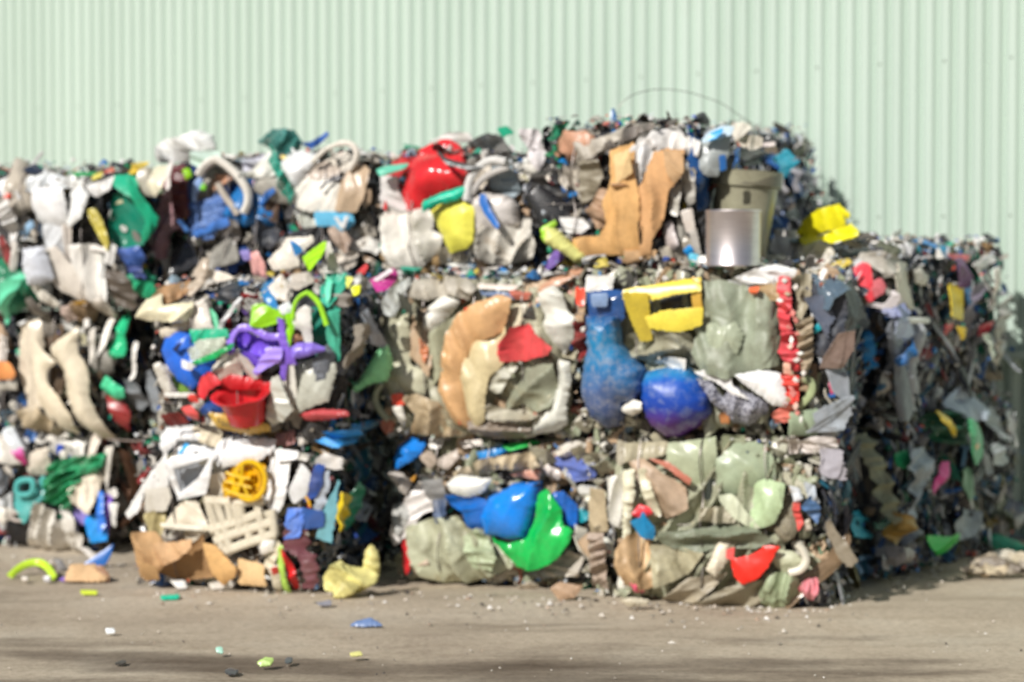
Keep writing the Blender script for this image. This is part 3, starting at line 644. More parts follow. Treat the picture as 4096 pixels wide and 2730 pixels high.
# ------------------------------------------------------------------ R1b
k = 'R1bF'
T('Z7', k, 'sage_sheet', '#b7b59d', '300,480 460,300 900,260 1500,200 1740,260 1740,1250 1400,1360 560,1350 430,1250 300,900', 'cloth', d=.0, fold=.03, tilt=(0, 0))
T('Z7', k, 'gap_shade', '#4a4c44', '400,240 500,300 600,290 590,380 480,430 440,400', d=.02)  # dark patch painting the shade between pieces
T('Z7', k, 'sage_sheet', '#c6c4aa', '300,480 450,420 480,800 600,850 600,1000 560,1030 420,990 310,880 290,700', fold=.015, bulge=.35)
T('Z7', k, 'white_strap', '#c6cac6', '270,320 330,200 450,130 470,200 400,260 370,400 300,400', 'cloth', fs=20, ang=1.3)
T('Z7', k, 'grey_cloth', '#bdb6a8', '480,160 700,100 900,130 990,200 930,290 800,250 620,290 490,270', 'cloth', bulge=.5)
T('Z7', k, 'beige_panel', '#b59c80', '480,420 590,380 640,600 660,760 640,880 560,780 480,720')
T('Z7', k, 'orange_patch', '#c0744c', '540,600 620,680 600,780 560,700', d=.09)
T('Z7', k, 'sage_panel', '#a9aa90', '640,560 850,420 760,620 710,880 650,940 640,700')
T('Z7', k, 'white_roll', '#e8e6dc', '600,400 700,290 780,260 850,310 780,400 720,480 640,540 600,500', bulge=.6)
T('Z7', k, 'tan_scrap', '#b5a284', '430,1060 560,1040 700,1100 760,1280 900,1340 700,1360 480,1330 540,1200', 'cloth')
T('Z7', k, 'red_scrap', '#e05a3c', '900,360 1000,330 1040,340 920,400', d=.14)
T('Z7', k, 'white_column', '#dcdcd2', '1490,250 1600,190 1680,260 1700,380 1760,420 1740,580 1660,700 1560,620 1500,540 1530,420 1480,320', bulge=.4, fold=.02)
T('Z7', k, 'cream_strip', '#cfc6ac', '1290,340 1400,330 1340,480 1290,620 1230,600 1260,420')
T('Z7', k, 'gap_shade', '#50504c', '1360,450 1440,340 1500,560 1460,560', d=.05)  # gap shade put in as a dark-coloured patch
T('Z7', k, 'brown_cloth', '#84776a', '950,1250 1200,1250 1400,1300 1340,1380 1100,1390 960,1330', 'cloth')
T('Z7', k, 'beige_cloth', '#aaa492', '1050,1090 1230,1150 1480,1150 1560,1160 1400,1240 1200,1240 1060,1200', 'cloth')
T('Z7', k, 'sage_cloth', '#8b8e7a', '1230,860 1400,800 1600,780 1630,960 1590,1120 1480,1160 1380,1100 1220,1140 1290,980', 'cloth', fs=7, ang=-.6, bulge=.35, fold=.035)
T('Z7', k, 'light_cloth', '#c2c0b0', '1080,920 1280,800 1320,830 1230,940 1200,1010 1100,990', 'cloth')
T('Z7', k, 'white_hose', '#dadad0', '1640,780 1740,800 1740,960 1700,1100 1700,1250 1600,1310 1400,1340 1440,1240 1600,1110 1640,960', bulge=.5)
T('Z7', k, 'cream_band', '#d2c298', '1010,600 1220,520 1200,700 1210,800 1100,900 1070,1040 1060,1220 980,1290 930,1150 880,900 930,700', bulge=.25, fs=9, ang=1.3, d=.11, fold=.026)
T('Z7', k, 'tan_band', '#d8ab7a', '860,420 1000,330 1200,270 1280,300 1240,440 1190,560 1000,640 920,760 880,900 960,1180 930,1300 800,1260 700,1000 720,780 770,580', bulge=.2, fs=9, ang=1.2, d=.10, fold=.03)
T('Z7', k, 'pink_strap', '#c4967a', '1100,440 1390,330 1500,170 1700,60 1760,90 1620,180 1500,260 1440,330 1300,380', d=.08)
T('Z7', k, 'white_strip', '#dccfc4', '1000,170 1270,180 1250,220 1020,200', d=.12, fold=.004)
T('Z7', k, 'blue_strip', '#6c7fa0', '1020,215 1230,240 1290,290 1180,270 1040,260', d=.1, fold=.004)
T('Z7', k, 'red_strip', '#c4705e', '1250,220 1400,240 1380,290 1290,280', d=.11)
T('Z7', k, 'red_lid', '#e8503a', '330,1040 400,1030 420,1110 340,1120', d=.12)
T('Z7', k, 'white_stub', '#e2ded2', '340,1140 410,1130 435,1230 390,1280', d=.12, bulge=.6)
tube('olive_loop', onface(k, 'Z7', '250,950 200,1020 200,1100 250,1180 300,1230', .06), .018, 'sheet', lin('#b0b498', KK), parent=BALES['R1b']['root'])
T('Z7', k, 'red_cloth', '#e24c50', '1200,640 1300,520 1420,490 1470,580 1600,670 1560,720 1440,740 1400,760 1220,770 1190,720', 'cloth', d=.14, fs=6, th=('crumpled coral red cloth in the middle of the sage and tan bale', 'cloth'))
T('Z7', k, 'plastic_cone', '#92e0a4', '30,900 70,930 230,700 300,670 320,800 270,920 120,960 45,1010 25,960', d=.2, bulge=.7, fold=.006, th=('mint green plastic funnel poking out from the left side of the sage bale', 'funnel'))
# ------------------------------------------------------------------ R2b
k = 'R2bF'
T('Z8', k, 'sage_sheet', '#9a9c88', '380,250 980,160 1600,140 1620,900 1500,1240 1050,1300 500,1100 380,700', 'cloth', d=.0, tilt=(0, 0))
T('Z8', k, 'white_cap', '#e8e6e0', '90,110 280,110 280,220 100,220', bulge=.5, d=.1)
T('Z8', k, 'red_scrap', '#e8482e', '0,200 70,210 80,330 20,320')
T('Z8', k, 'maroon_scrap', '#8c2c2c', '0,480 80,480 110,620 60,760 0,620', 'cloth')
T('Z8', k, 'tan_film', '#a8906c', '1440,190 1600,160 1600,290 1420,290', 'cloth')
T('Z8', k, 'orange_tab', '#ec6a3c', '1360,200 1440,190 1430,240 1380,250', d=.14)
T('Z8', k, 'sage_sack', '#949c88', '990,170 1150,150 1600,280 1600,800 1380,850 1300,880 1200,900 1000,840 940,700 980,500', 'cloth', fs=6, ang=1.5, fold=.035, bulge=.25)
T('Z8', k, 'sage_sack', '#a8b098', '1040,490 1240,460 1310,560 1270,700 1100,700 1050,600', bulge=.45, fold=.01, d=.13)
T('Z8', k, 'white_film', '#f0eee8', '1170,160 1400,60 1560,20 1720,60 1700,110 1600,190 1400,210 1250,230', 'cloth', d=.1, tilt=(0, -.5))
T('Z8', k, 'gap_shade', '#3c3c38', '590,280 910,230 920,370 700,390 600,390', d=.03)  # dark sheet painting the shade inside the crate frame
T('Z8', k, 'grey_film', '#a6a490', '380,640 440,560 640,540 900,560 980,700 900,800 760,820 600,790 480,760 400,720', 'cloth', fs=12, fold=.04)
T('Z8', k, 'white_film', '#e4e0d8', '640,780 760,740 880,760 860,850 760,840', 'cloth')
T('Z8', k, 'speckled_sack', '#a4a4ae', '980,920 1080,930 1170,1060 1230,960 1380,1040 1500,1090 1480,1180 1350,1270 1230,1240 1150,1150 1050,1050', 'speck', bulge=.5, d=.1)
T('Z8', k, 'white_point', '#e4e2e0', '960,870 1150,820 1220,880 1230,960 1350,1060 1230,1020 1100,930', d=.13)
T('Z8', k, 'white_shell', '#f2f0ea', '1260,890 1480,850 1620,880 1660,1120 1550,1110 1400,1000', bulge=.5, fold=.003, d=.14)
T('Z8', k, 'white_ring', '#e8e4da', '360,1150 440,1080 520,1100 520,1160 440,1200 400,1180', d=.14, bulge=.5)
T('Z8', k, 'orange_scrap', '#b87a4c', '1130,1190 1200,1180 1200,1260 1140,1260', d=.1)
T('Z8', k, 'red_tape', '#e04450', '1600,130 1680,100 1700,260 1690,440 1720,560 1640,620 1610,500 1590,300', 'cloth', fs=13, ang=.3, d=.1)
T('Z8', k, 'red_tape', '#dc4450', '1640,540 1720,560 1790,820 1720,840 1650,760 1610,700', 'cloth', fs=13, ang=.3, d=.1)
T('Z8', k, 'red_tape', '#e8483e', '1630,880 1760,900 1750,1100 1670,1110', 'cloth', fs=18, ang=0, d=.11)
T('Z8', k, 'red_tape', '#dc7868', '1560,1180 1660,1110 1720,1140 1680,1240 1580,1250', 'cloth', fs=18, ang=0, d=.11)
T('Z8', k, 'pink_scrap', '#e8b8a0', '1640,790 1690,800 1690,900 1640,900', d=.12)
T('Z8', k, 'olive_film', '#b0a890', '1740,120 1840,100 1840,300 1760,460 1730,360', 'cloth')
T('Z8', k, 'beige_film', '#b4a48c', '1740,480 1860,440 1860,760 1800,900 1760,700', 'cloth', fs=18)
tube('olive_strap', onface(k, 'Z8', '1790,900 1860,940 1860,1020 1800,1090 1750,1130', .09), .02, 'sheet', lin('#a4b084', KK), parent=BALES['R2b']['root'], sq=.6)
T('Z8', k, 'pale_green_box', '#a4b69a', '1700,1180 1890,1160 1910,1260 1880,1360 1680,1350', d=.1)
T('W1', k, 'white_scrap', '#e0d6d0', '230,940 330,890 400,890 500,900 510,970 400,1000 280,1010', 'cloth', d=.12, bulge=.6)
T('W1', k, 'white_scrap', '#d6ccc6', '20,960 120,900 230,910 200,1010 80,1030', 'cloth', d=.12)
rp = random.Random(3)
for i in range(22):
    y_ = 140 + i * 52; x_ = 1625 + (60 if y_ > 700 else 0) + rp.uniform(-20, 110); a_ = rp.uniform(14, 36); b_ = rp.uniform(14, 40)
    T('Z8', k, 'pink_scrap', rp.choice(['#ecc4b4', '#e8e0d8', '#e48c84', '#d83c40', '#f0e8e0', '#c8b89c']), '%d,%d %d,%d %d,%d %d,%d' % (x_ - a_, y_, x_ + rp.uniform(-8, 8), y_ - b_, x_ + a_, y_ + rp.uniform(-8, 8), x_, y_ + b_), d=.14 + rp.uniform(0, .02), bulge=.1, sharp=True, fold=.008)
g = TG(k, 'yellow_crate', 'broken yellow plastic crate frame at the top of the corner bale', 'crate', 660, 320)
T('Z8', k, 'frame_bar', '#ecd24c', '395,212 600,178 910,128 960,130 965,225 780,245 650,285 400,285', d=.16, fold=.004, bulge=.05, parent=g, fs=4)
T('Z8', k, 'frame_bar', '#e8ce4a', '398,250 575,255 572,600 490,605 440,440', d=.155, fold=.004, bulge=.05, parent=g, fs=4)
T('Z8', k, 'frame_bar', '#eed44e', '560,430 700,380 990,355 980,490 820,540 600,515', d=.165, fold=.004, bulge=.1, parent=g, fs=4)
T('Z8', k, 'frame_bar', '#d4aa48', '920,128 975,165 992,400 925,400 912,250', d=.15, fold=.004, bulge=.05, parent=g, fs=4)
g = TG(k, 'blue_bottle', 'large scuffed blue bottle with a dark neck below and left of the yellow crate', 'bottle', 610, 425)
T('Z8', k, 'neck', '#24508c', '95,220 240,215 380,230 380,440 120,440', 'gloss', d=.12, bulge=.4, fold=.01, fs=14, ang=0, parent=g)
T('Z8', k, 'neck_block', '#7f97bc', '130,255 245,245 245,340 140,340', 'gloss', d=.19, fold=.004, parent=g)
T('Z8', k, 'body', '#2468b4', '100,430 350,440 370,640 440,740 540,830 530,1000 460,1080 380,1100 350,1270 220,1300 110,1200 50,1000 60,880 110,700', 'bottle', d=.10, bulge=.66, fold=.012, fs=5, parent=g, thick=.05)
T('Z8', k, 'play_ball', '#1c4cb0', '530,960 560,870 700,840 880,850 970,920 1040,1060 1050,1170 940,1280 800,1370 700,1370 590,1280 535,1120', 'ball', d=.09, bulge=.85, fold=.002, thick=.08, tilt=(0, 0), th=('large blue ball with a purple underside at the bottom of the corner bale', 'ball'))
k = 'R2bS'
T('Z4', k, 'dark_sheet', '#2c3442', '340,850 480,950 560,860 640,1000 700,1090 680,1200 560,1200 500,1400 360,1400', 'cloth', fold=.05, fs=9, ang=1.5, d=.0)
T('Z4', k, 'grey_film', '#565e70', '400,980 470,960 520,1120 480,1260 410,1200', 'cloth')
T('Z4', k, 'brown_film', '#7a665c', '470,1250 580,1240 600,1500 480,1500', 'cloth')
T('Z4', k, 'teal_cap', '#159aa8', '340,1180 390,1150 425,1190 400,1240 350,1240', bulge=.8, d=.05)
T('W1', k, 'clear_film', '#9aa2aa', '380,700 480,600 620,560 680,700 640,820 480,840', 'cloth')
T('W1', k, 'pink_scrap', '#d84470', '440,460 490,400 530,480 480,540', d=.04)
# ------------------------------------------------------------------ R1a
k = 'R1aF'
T('W5', k, 'gap_shade', '#2c3038', '1780,420 1870,430 1870,1180 1700,1200 1760,900', d=.0)  # dark column painting the shade of the gap beside the next bale
T('W5', k, 'beige_film', '#b5a08c', '500,1010 620,1060 700,1230 560,1210 500,1130', 'cloth')
T('W5', k, 'grey_film', '#c4bcb0', '1420,1160 1620,1050 1700,1000 1830,1040 1800,1180 1640,1180 1520,1200', 'cloth')
T('W5', k, 'brown_flap', '#ac8c6c', '1640,1250 1790,1270 1740,1330 1660,1350', d=.1)
T('W5', k, 'white_scrap', '#d0c8ba', '1300,1270 1400,1230 1440,1280 1350,1320', d=.1, bulge=.5)
T('W5', k, 'tan_band', '#c4b498', '840,370 1080,260 1400,220 1500,310 1440,350 1200,340 1080,370 980,420 860,420', 'cloth', bulge=.4)
T('W5', k, 'pink_band', '#c48e7a', '1260,380 1440,350 1500,360 1470,420 1300,400')
T('W5', k, 'white_stub', '#e6dcd8', '1490,320 1560,310 1650,370 1620,430 1520,380', bulge=.5)
T('W5', k, 'denim_film', '#5a6cb0', '1560,270 1760,220 1930,300 1940,400 1780,430 1650,350', 'cloth')
T('W5', k, 'white_film', '#e4ded4', '1640,150 1780,120 1880,110 1860,200 1700,240 1600,210', 'cloth')
T('W5', k, 'blue_strip', '#2084cc', '920,240 1180,170 1240,200 1100,250 960,270')
T('W5', k, 'green_strip', '#20b450', '1200,160 1400,130 1440,150 1260,200')
T('W5', k, 'white_strip', '#e0d8d0', '840,140 1000,120 1010,160 880,180', d=.1)
T('W5', k, 'white_strip', '#e2ded8', '600,110 700,110 690,180 620,180', d=.1)
T('W5', k, 'grey_curl', '#c4b8ae', '690,270 830,200 850,260 770,340 690,320', bulge=.5)
T('W5', k, 'tan_scrap', '#b8a899', '560,250 620,200 680,280 620,340')
T('W5', k, 'grey_bottle', '#c4bcb4', '320,380 380,360 470,450 440,540 400,500', 'gloss', bulge=.6)
T('W5', k, 'clear_bottle', '#bcbcb8', '330,640 400,620 480,700 400,860 350,800', 'gloss', bulge=.6)
T('W5', k, 'white_sheet', '#d8d2ce', '440,600 540,450 600,560 660,660 560,700 500,820 380,920 340,820', fold=.02)
T('W5', k, 'grey_panel', '#949494', '590,440 740,430 760,540 740,660 650,640 600,560')
T('W5', k, 'slate_film', '#546480', '650,600 760,580 770,700 690,760', 'cloth')
T('W5', k, 'red_strip', '#d42830', '420,930 450,900 490,1020 480,1100 430,1160', d=.08)
T('W5', k, 'sage_bag', '#b9bba0', '480,800 640,740 860,720 920,810 1040,820 1180,1000 1250,1110 1060,1200 900,1230 700,1240 560,1180 480,1000', 'cloth', bulge=.4, fs=7, ang=1.2, fold=.03)
T('W5', k, 'pale_bag', '#bccaa8', '900,880 1030,820 1100,920 1170,1030 1080,1180 960,1100', 'cloth', bulge=.4, d=.12)
T('W5', k, 'blue_sheet', '#1564b8', '770,560 950,550 1080,600 1040,680 1030,800 920,800 880,680 780,620', 'gloss')
T('W5', k, 'blue_sheet', '#206ccc', '1540,560 1680,530 1760,640 1760,800 1680,760 1620,640', 'gloss', bulge=.4)
T('W5', k, 'teal_scrap', '#1490a0', '1800,660 1880,640 1870,740 1810,760', d=.05)
T('W5', k, 'white_saucer', '#f2eae2', '780,460 860,400 960,410 1090,430 1030,520 930,560 820,530', bulge=.6, d=.14, fold=.002)
g = TG(k, 'blue_balloon', 'shiny bright blue ball wrapped in green film at ground level', 'ball', 510, 565)
T('W5', k, 'skin', '#0c82e4', '1040,700 1120,560 1290,470 1460,460 1480,620 1430,780 1380,880 1240,890 1080,850', 'gloss', d=.10, bulge=.75, fold=.004, thick=.06, parent=g, tilt=(0, 0))
T('W5', k, 'green_film', '#10b450', '1470,560 1540,520 1640,660 1660,780 1750,820 1720,920 1600,1060 1440,1130 1300,1100 1220,1000 1130,870 1240,930 1380,890 1440,760', 'gloss', d=.15, bulge=.25, fold=.03, fs=10, parent=g)
T('W5', k, 'blue_bag', '#1c84e4', '390,160 440,120 550,140 540,220 470,280 380,330 370,240', 'gloss', bulge=.6, d=.1, th=('bright blue crumpled bag at the top left corner of the ground level middle bale', 'bag'))
T('W5', k, 'orange_strip', '#d89c3c', '450,460 520,390 510,430 440,520', d=.05)
# ------------------------------------------------------------------ R2a
k = 'R2aF'
T('W6', k, 'sage_sheet', '#a2a48c', '330,300 700,140 1500,140 1640,470 1640,1100 1500,1420 500,1340 350,1000', 'cloth', d=.0, tilt=(0, 0))
T('W5', k, 'tan_strip', '#c2b294', '1900,500 2007,520 2007,820 1870,840 1880,640', fold=.02)
T('W5', k, 'pink_strip', '#baa89a', '1880,860 2007,860 2007,1280 1890,1260', 'cloth', fs=16)
T('W6', k, 'khaki_sheet', '#a49c88', '320,120 400,170 420,260 360,310 330,240')
T('W6', k, 'khaki_sheet', '#b0a88e', '400,150 700,140 720,220 600,260 420,280')
T('W6', k, 'sage_sheet', '#aeb698', '740,150 1080,110 1100,280 1000,440 920,480 840,380 740,300', fold=.02, bulge=.2, fs=6)
T('W6', k, 'sage_sheet', '#a0ac90', '1120,280 1250,160 1420,140 1540,260 1560,420 1400,480 1250,540 1140,520', fold=.02, fs=6, bulge=.3)
T('W6', k, 'gap_shade', '#3c4440', '1000,500 1080,420 1130,500 1120,620 1040,600', d=.05)  # shade between the sage sheets painted as a dark patch
T('W6', k, 'pale_sheet', '#c2c6ac', '1140,560 1250,560 1360,700 1440,790 1380,800 1250,720 1160,620', d=.11)
T('W6', k, 'light_green_sheet', '#b2c69c', '1400,480 1480,440 1640,470 1620,640 1560,760 1440,800 1340,780 1400,640', bulge=.35, d=.1)
T('W6', k, 'beige_leaf', '#bca48c', '440,300 560,270 700,380 860,480 880,640 820,680 700,720 600,600 500,400', 'cloth', fs=8, ang=.7)
T('W6', k, 'red_seam', '#bc7460', '600,270 740,300 900,420 880,460 760,360', d=.12)
T('W6', k, 'white_strip', '#e8e6de', '270,420 380,400 370,560 350,800 270,740 280,560')
T('W6', k, 'cream_strip', '#e4e0c6', '380,380 470,370 470,540 420,860 370,860 380,560', bulge=.4)
T('W6', k, 'cream_arc', '#d4ceb2', '500,380 560,360 640,620 660,700 600,680 540,540', d=.11)
T('W6', k, 'sage_swoop', '#7c8470', '640,840 860,820 1100,800 1400,800 1540,900 1400,960 1100,960 960,1000 760,940', 'cloth', ang=0, fs=10)
T('W6', k, 'cream_scrap', '#c4beaa', '1010,650 1180,640 1260,700 1240,760 1080,760 990,740', 'cloth', fs=16)
T('W6', k, 'tan_sack', '#d0ae84', '350,960 420,880 500,850 580,930 620,1080 600,1260 500,1280 400,1240 340,1080', 'cloth', bulge=.5, d=.08)
T('W6', k, 'cream_folds', '#bcb698', '620,940 760,950 1000,1010 880,1160 760,1220 640,1260 620,1080', 'cloth', fs=9, ang=1.2)
T('W6', k, 'cream_roll', '#d8ceb8', '1050,1120 1130,920 1240,920 1200,1060 1120,1170', bulge=.5)
T('W6', k, 'light_sweep', '#a49a86', '700,1360 900,1200 1100,1180 1180,1160 1080,1280 960,1390 800,1380', 'cloth', ang=-.5)
T('W6', k, 'khaki_sheet', '#968e7a', '960,1400 1140,1300 1280,1250 1460,1220 1470,1440 1200,1430', 'cloth', ang=-.4)
T('W6', k, 'sage_sheet', '#9aa686', '1480,1180 1600,1160 1740,1200 1750,1330 1640,1420 1500,1440 1440,1330', 'cloth', bulge=.3)
T('W6', k, 'sage_disc', '#bcbea2', '1560,1060 1620,980 1720,1000 1800,1080 1740,1150 1620,1150', bulge=.4)
tube('cream_hook', onface(k, 'W6', '1740,930 1790,980 1820,1070 1770,1140 1680,1160', .12), .02, 'sheet', lin('#dcd6c6', KK), parent=BALES['R2a']['root'])
T('W6', k, 'pink_bag', '#e08c96', '1760,1280 1820,1210 1900,1210 1910,1300 1850,1370 1790,1320', 'cloth', bulge=.6, d=.08, fs=20)
T('W6', k, 'navy_scrap', '#28447c', '1740,1440 1790,1340 1810,1350 1790,1440', d=.03)
T('W6', k, 'white_bottle', '#e0e4e8', '1690,480 1760,500 1790,580 1720,600', bulge=.7)
T('W6', k, 'red_scrap', '#d8504a', '1710,620 1760,620 1790,760 1760,810 1720,700', 'cloth')
T('W6', k, 'blue_sheet', '#4a70a0', '1790,640 1850,560 1920,640 1900,760', 'cloth')
T('W6', k, 'grey_sheet', '#b4bcc6', '1800,450 1880,480 1920,600 1860,620', 'cloth')
T('W6', k, 'cream_scrap', '#d8cebc', '1790,760 1840,740 1850,820 1800,830', bulge=.6)
T('W6', k, 'pink_cap', '#e4607c', '430,1240 510,1250 520,1320 460,1310', bulge=.5, d=.11)
T('W6', k, 'red_cap', '#e83c48', '450,700 500,630 580,650 600,690 510,730', d=.13, bulge=.5)
T('W6', k, 'blue_shard', '#1480b4', '440,760 520,730 545,680 570,740 620,800 610,880 530,870', d=.15, th=('teal blue plastic shard under a red cap in the corner bale at ground level', 'plastic shard'))
T('W6', k, 'red_pennant', '#ec2c20', '1230,1060 1400,1020 1480,960 1590,960 1500,1120 1420,1200 1310,1240 1260,1180', d=.15, fold=.006, bulge=.15, th=('bright red triangular plastic scrap low on the corner bale', 'plastic scrap'))
T('W6', k, 'red_scrap', '#e85a58', '1190,980 1250,960 1240,1050 1190,1040', d=.13)
k = 'R2aS'
T('W1', k, 'grey_film', '#a09ca4', '410,1050 500,980 600,1010 560,1200 460,1180', 'cloth')
T('W2', k, 'khaki_film', '#8c8270', '490,380 560,400 600,600 560,700 500,600', 'cloth')
T('W2', k, 'blue_film', '#7ea4c8', '680,650 790,640 800,720 860,750 780,800 680,770', 'cloth', d=.06)
T('W2', k, 'teal_film', '#16a0bc', '620,350 680,290 735,320 730,480 620,470', 'cloth', d=.05)
# ------------------------------------------------------------------ Bb
k = 'BbF'
T('V1', k, 'dark_film', '#202830', '400,100 640,60 640,330 400,400', 'cloth', d=.0)
T('Z1', k, 'dark_netting', '#2c3540', '1660,1290 1780,1240 1880,1250 1870,1340 1760,1390 1660,1370', 'cloth')
T('Z1', k, 'cream_cone', '#bfb09e', '1400,1290 1430,1180 1500,1060 1550,1060 1560,1140 1530,1260 1480,1330', bulge=.6)
T('Z1', k, 'brown_foam', '#b08a64', '1250,1270 1420,1230 1480,1290 1350,1380 1260,1430 1210,1350', 'cloth', fs=20)
T('Z1', k, 'cream_shell', '#e6debe', '1090,1480 1140,1380 1240,1330 1270,1420 1480,1390 1500,1450 1440,1540 1200,1530 1100,1510', bulge=.4, d=.12)
T('Z1', k, 'white_scrap', '#e2d8ca', '1560,1140 1700,1170 1760,1200 1650,1230 1600,1260 1560,1220')
T('Z1', k, 'pink_shell', '#e4a8a4', '1880,1020 1960,1000 2007,1080 2007,1190 1900,1160', bulge=.5)
T('Z1', k, 'purple_scrap', '#8f84c4', '1810,990 1880,980 1890,1050 1840,1060')
T('Z5', k, 'white_bottle', '#e0d8ce', '1480,60 1600,0 1640,100 1680,220 1620,280 1540,260 1490,160', bulge=.5)
T('Z5', k, 'cream_shell', '#d6cab6', '1280,230 1440,170 1500,160 1480,220 1360,290 1290,290', bulge=.4)
T('Z5', k, 'mint_strip', '#6cccA0', '1640,70 1700,120 1720,220 1680,230 1640,140')
T('Z5', k, 'white_stick', '#d8d8d8', '1850,0 1880,0 1760,190 1730,240 1720,200', d=.14)
T('Z2', k, 'white_sheet', '#e2dace', '20,1060 130,960 160,890 350,880 360,920 270,1010 270,1100 80,1130', bulge=.3, d=.08)
T('Z2', k, 'blue_label', '#2b90e0', '210,910 260,930 290,980 230,1020', d=.13)
T('Z2', k, 'white_spike', '#d8d2cc', '480,960 510,920 570,1060 580,1140 480,1130', bulge=.4)
T('Z2', k, 'white_handle', '#e2dace', '70,1270 130,1180 180,1260 250,1320 240,1380 160,1360', bulge=.5)
T('Z2', k, 'blue_strip', '#2a7ab4', '0,1190 50,1220 180,1420 120,1440 0,1290')
T('Z2', k, 'red_scrap', '#dc4850', '740,1140 800,1090 820,1110 780,1170')
T('Z2', k, 'yellow_scrap', '#e0e42e', '710,1270 770,1260 775,1320 740,1340')
T('Z2', k, 'yellow_scrap', '#ece870', '640,1190 690,1200 680,1280 640,1240')
T('Z2', k, 'grey_scrap', '#b8b0a6', '200,1180 330,1160 380,1230 300,1290 210,1260', bulge=.4)
T('V1', k, 'white_cap', '#e4ecf2', '270,310 350,260 400,310 370,380 310,370', bulge=.6, d=.12)
g = TG(k, 'pink_bowl', 'small magenta bowl with a white rim on top of the middle tier left bale', 'bowl', 375, 285)
T('Z2', k, 'body', '#c03c8e', '840,1220 1000,1130 1030,1180 1000,1280 940,1300', bulge=.6, parent=g, d=.06)
T('Z2', k, 'rim', '#f0e4e8', '850,1210 980,1130 1005,1150 880,1225', parent=g, d=.1, fold=.003)
T('Z2', k, 'lime_sheet', '#a4e024', '300,1030 440,930 480,920 470,1000 360,1130', d=.16, th=('pointed lime green sheet standing up on top of the middle tier left bale', 'plastic sheet'))
g = TG(k, 'green_crate', 'dark green crushed crate right of the purple basket', 'crate', 325, 340)
T('V1', k, 'side', '#117866', '580,320 840,310 870,400 850,800 620,790 580,600', d=.05, bulge=-.1, fold=.012, parent=g)
T('V1', k, 'side', '#4ab89a', '750,380 860,340 850,480 830,760 750,640 740,580', d=.10, parent=g)
T('V1', k, 'flap', '#3cae92', '640,0 820,0 830,150 760,290 690,270 640,130', d=.08, parent=g, fold=.02)
T('V1', k, 'edge', '#74dcbc', '640,20 700,60 730,200 700,270 680,200 650,100', d=.13, parent=g, fold=.004)
g = TG(k, 'lime_strap', 'looped lime green strap with a torn flap above the purple basket', 'strap', 290, 320)
T('V1', k, 'flap', '#96d420', '40,300 120,280 200,320 300,350 320,380 250,450 100,490 40,470', d=.13, parent=g)
tube('loop', onface(k, 'V1', '405,410 415,290 470,200 560,160', .17), .011, 'sheet', lin('#a2e22c', KK), parent=g)
tube('loop', onface(k, 'V1', '560,170 650,250 690,350 730,480', .17), .014, 'sheet', lin('#a0e02c', KK), parent=g)
T('V1', k, 'tail', '#96dc1e', '335,390 385,380 412,460 410,540 385,660 345,600 350,540 375,500', d=.16, parent=g)
T('V1', k, 'white_bar', '#e8e6e0', '420,440 460,360 530,310 580,330 560,660 500,670 480,520 420,490', d=.15, fold=.006, bulge=.15, th=('upright white plastic bar in front of the green crate', 'plastic bar'))
g = TG(k, 'purple_basket', 'torn purple plastic basket in the middle tier left bale', 'basket', 270, 345)
T('Z6', k, 'lip', '#8f6ede', '800,330 840,240 900,200 1000,205 1060,260 1180,270 1200,320 1060,310 960,250 880,250 850,300 860,400 820,410', d=.14, parent=g, fold=.008)
T('Z6', k, 'body', '#7550d8', '850,300 900,240 1000,290 1180,330 1140,400 1060,440 960,420 880,380', d=.08, parent=g, bulge=-.4)
T('Z6', k, 'body', '#6a48c4', '860,400 960,420 1040,480 1010,540 940,500 880,420', d=.11, parent=g)
T('Z6', k, 'flap', '#a48ae6', '990,560 1060,440 1150,380 1220,390 1200,480 1100,520 1020,580', d=.16, parent=g)
T('Z6', k, 'rib', '#8260d0', '1190,170 1230,180 1250,330 1310,500 1240,490 1220,610 1190,600 1200,380', d=.17, parent=g, fold=.006)
T('Z6', k, 'pocket', '#8c74dc', '1300,380 1350,340 1450,340 1530,380 1520,400 1400,440 1330,450', d=.15, parent=g, bulge=.6)
T('V1', k, 'bucket_side', '#b9b9ac', '440,840 600,810 800,850 800,930 740,1180 480,1280 430,1000', d=.08, bulge=.3, fold=.008, th=('grey green square bucket fragment below the dark green crate', 'bucket'))
T('V1', k, 'white_edge', '#e2dfd4', '330,830 440,850 430,1100 400,1230 350,1200 320,1000', d=.12, fold=.008)
T('V1', k, 'pale_flap', '#c2c2b8', '230,1000 290,970 340,1120 400,1270 300,1380 180,1410 150,1350', d=.15)
T('V1', k, 'flat_dish', '#bc4a4e', '480,1330 640,1280 900,1290 930,1330 760,1370 560,1380', d=.08, bulge=.4, th=('flat dull red dish under the grey bucket fragment', 'dish'))
T('V1', k, 'blue_sheet', '#2490e4', '680,1500 980,1480 990,1530 760,1560', d=.05)
T('Z6', k, 'olive_scrap', '#86b04c', '360,600 400,630 480,710 380,720', d=.06)
T('Z6', k, 'white_scrap', '#e0dcd2', '240,520 290,500 330,560 340,640 370,720 300,750 260,680', fold=.02, bulge=.4)
T('Z6', k, 'cream_pot', '#dad2c4', '680,540 760,440 820,420 880,400 880,590 820,600 760,640 700,610', bulge=.5, fold=.02)
T('Z6', k, 'white_scrap', '#d6cec4', '900,430 960,470 1030,590 960,620 920,560')
g = TG(k, 'blue_bucket', 'blue crushed bucket left of the red bowl, with white netting over it', 'bucket', 195, 355)
T('Z6', k, 'wall', '#2468d4', '270,400 290,310 400,260 500,280 560,420 690,470 640,570 500,690 400,620 300,500', d=.09, bulge=.45, fold=.01, parent=g)
T('Z6', k, 'slot_shade', '#0c2450', '345,385 420,325 385,410', d=.17, parent=g, fold=.002)  # dark navy patch painting the shade in a slot, wall stays uncut
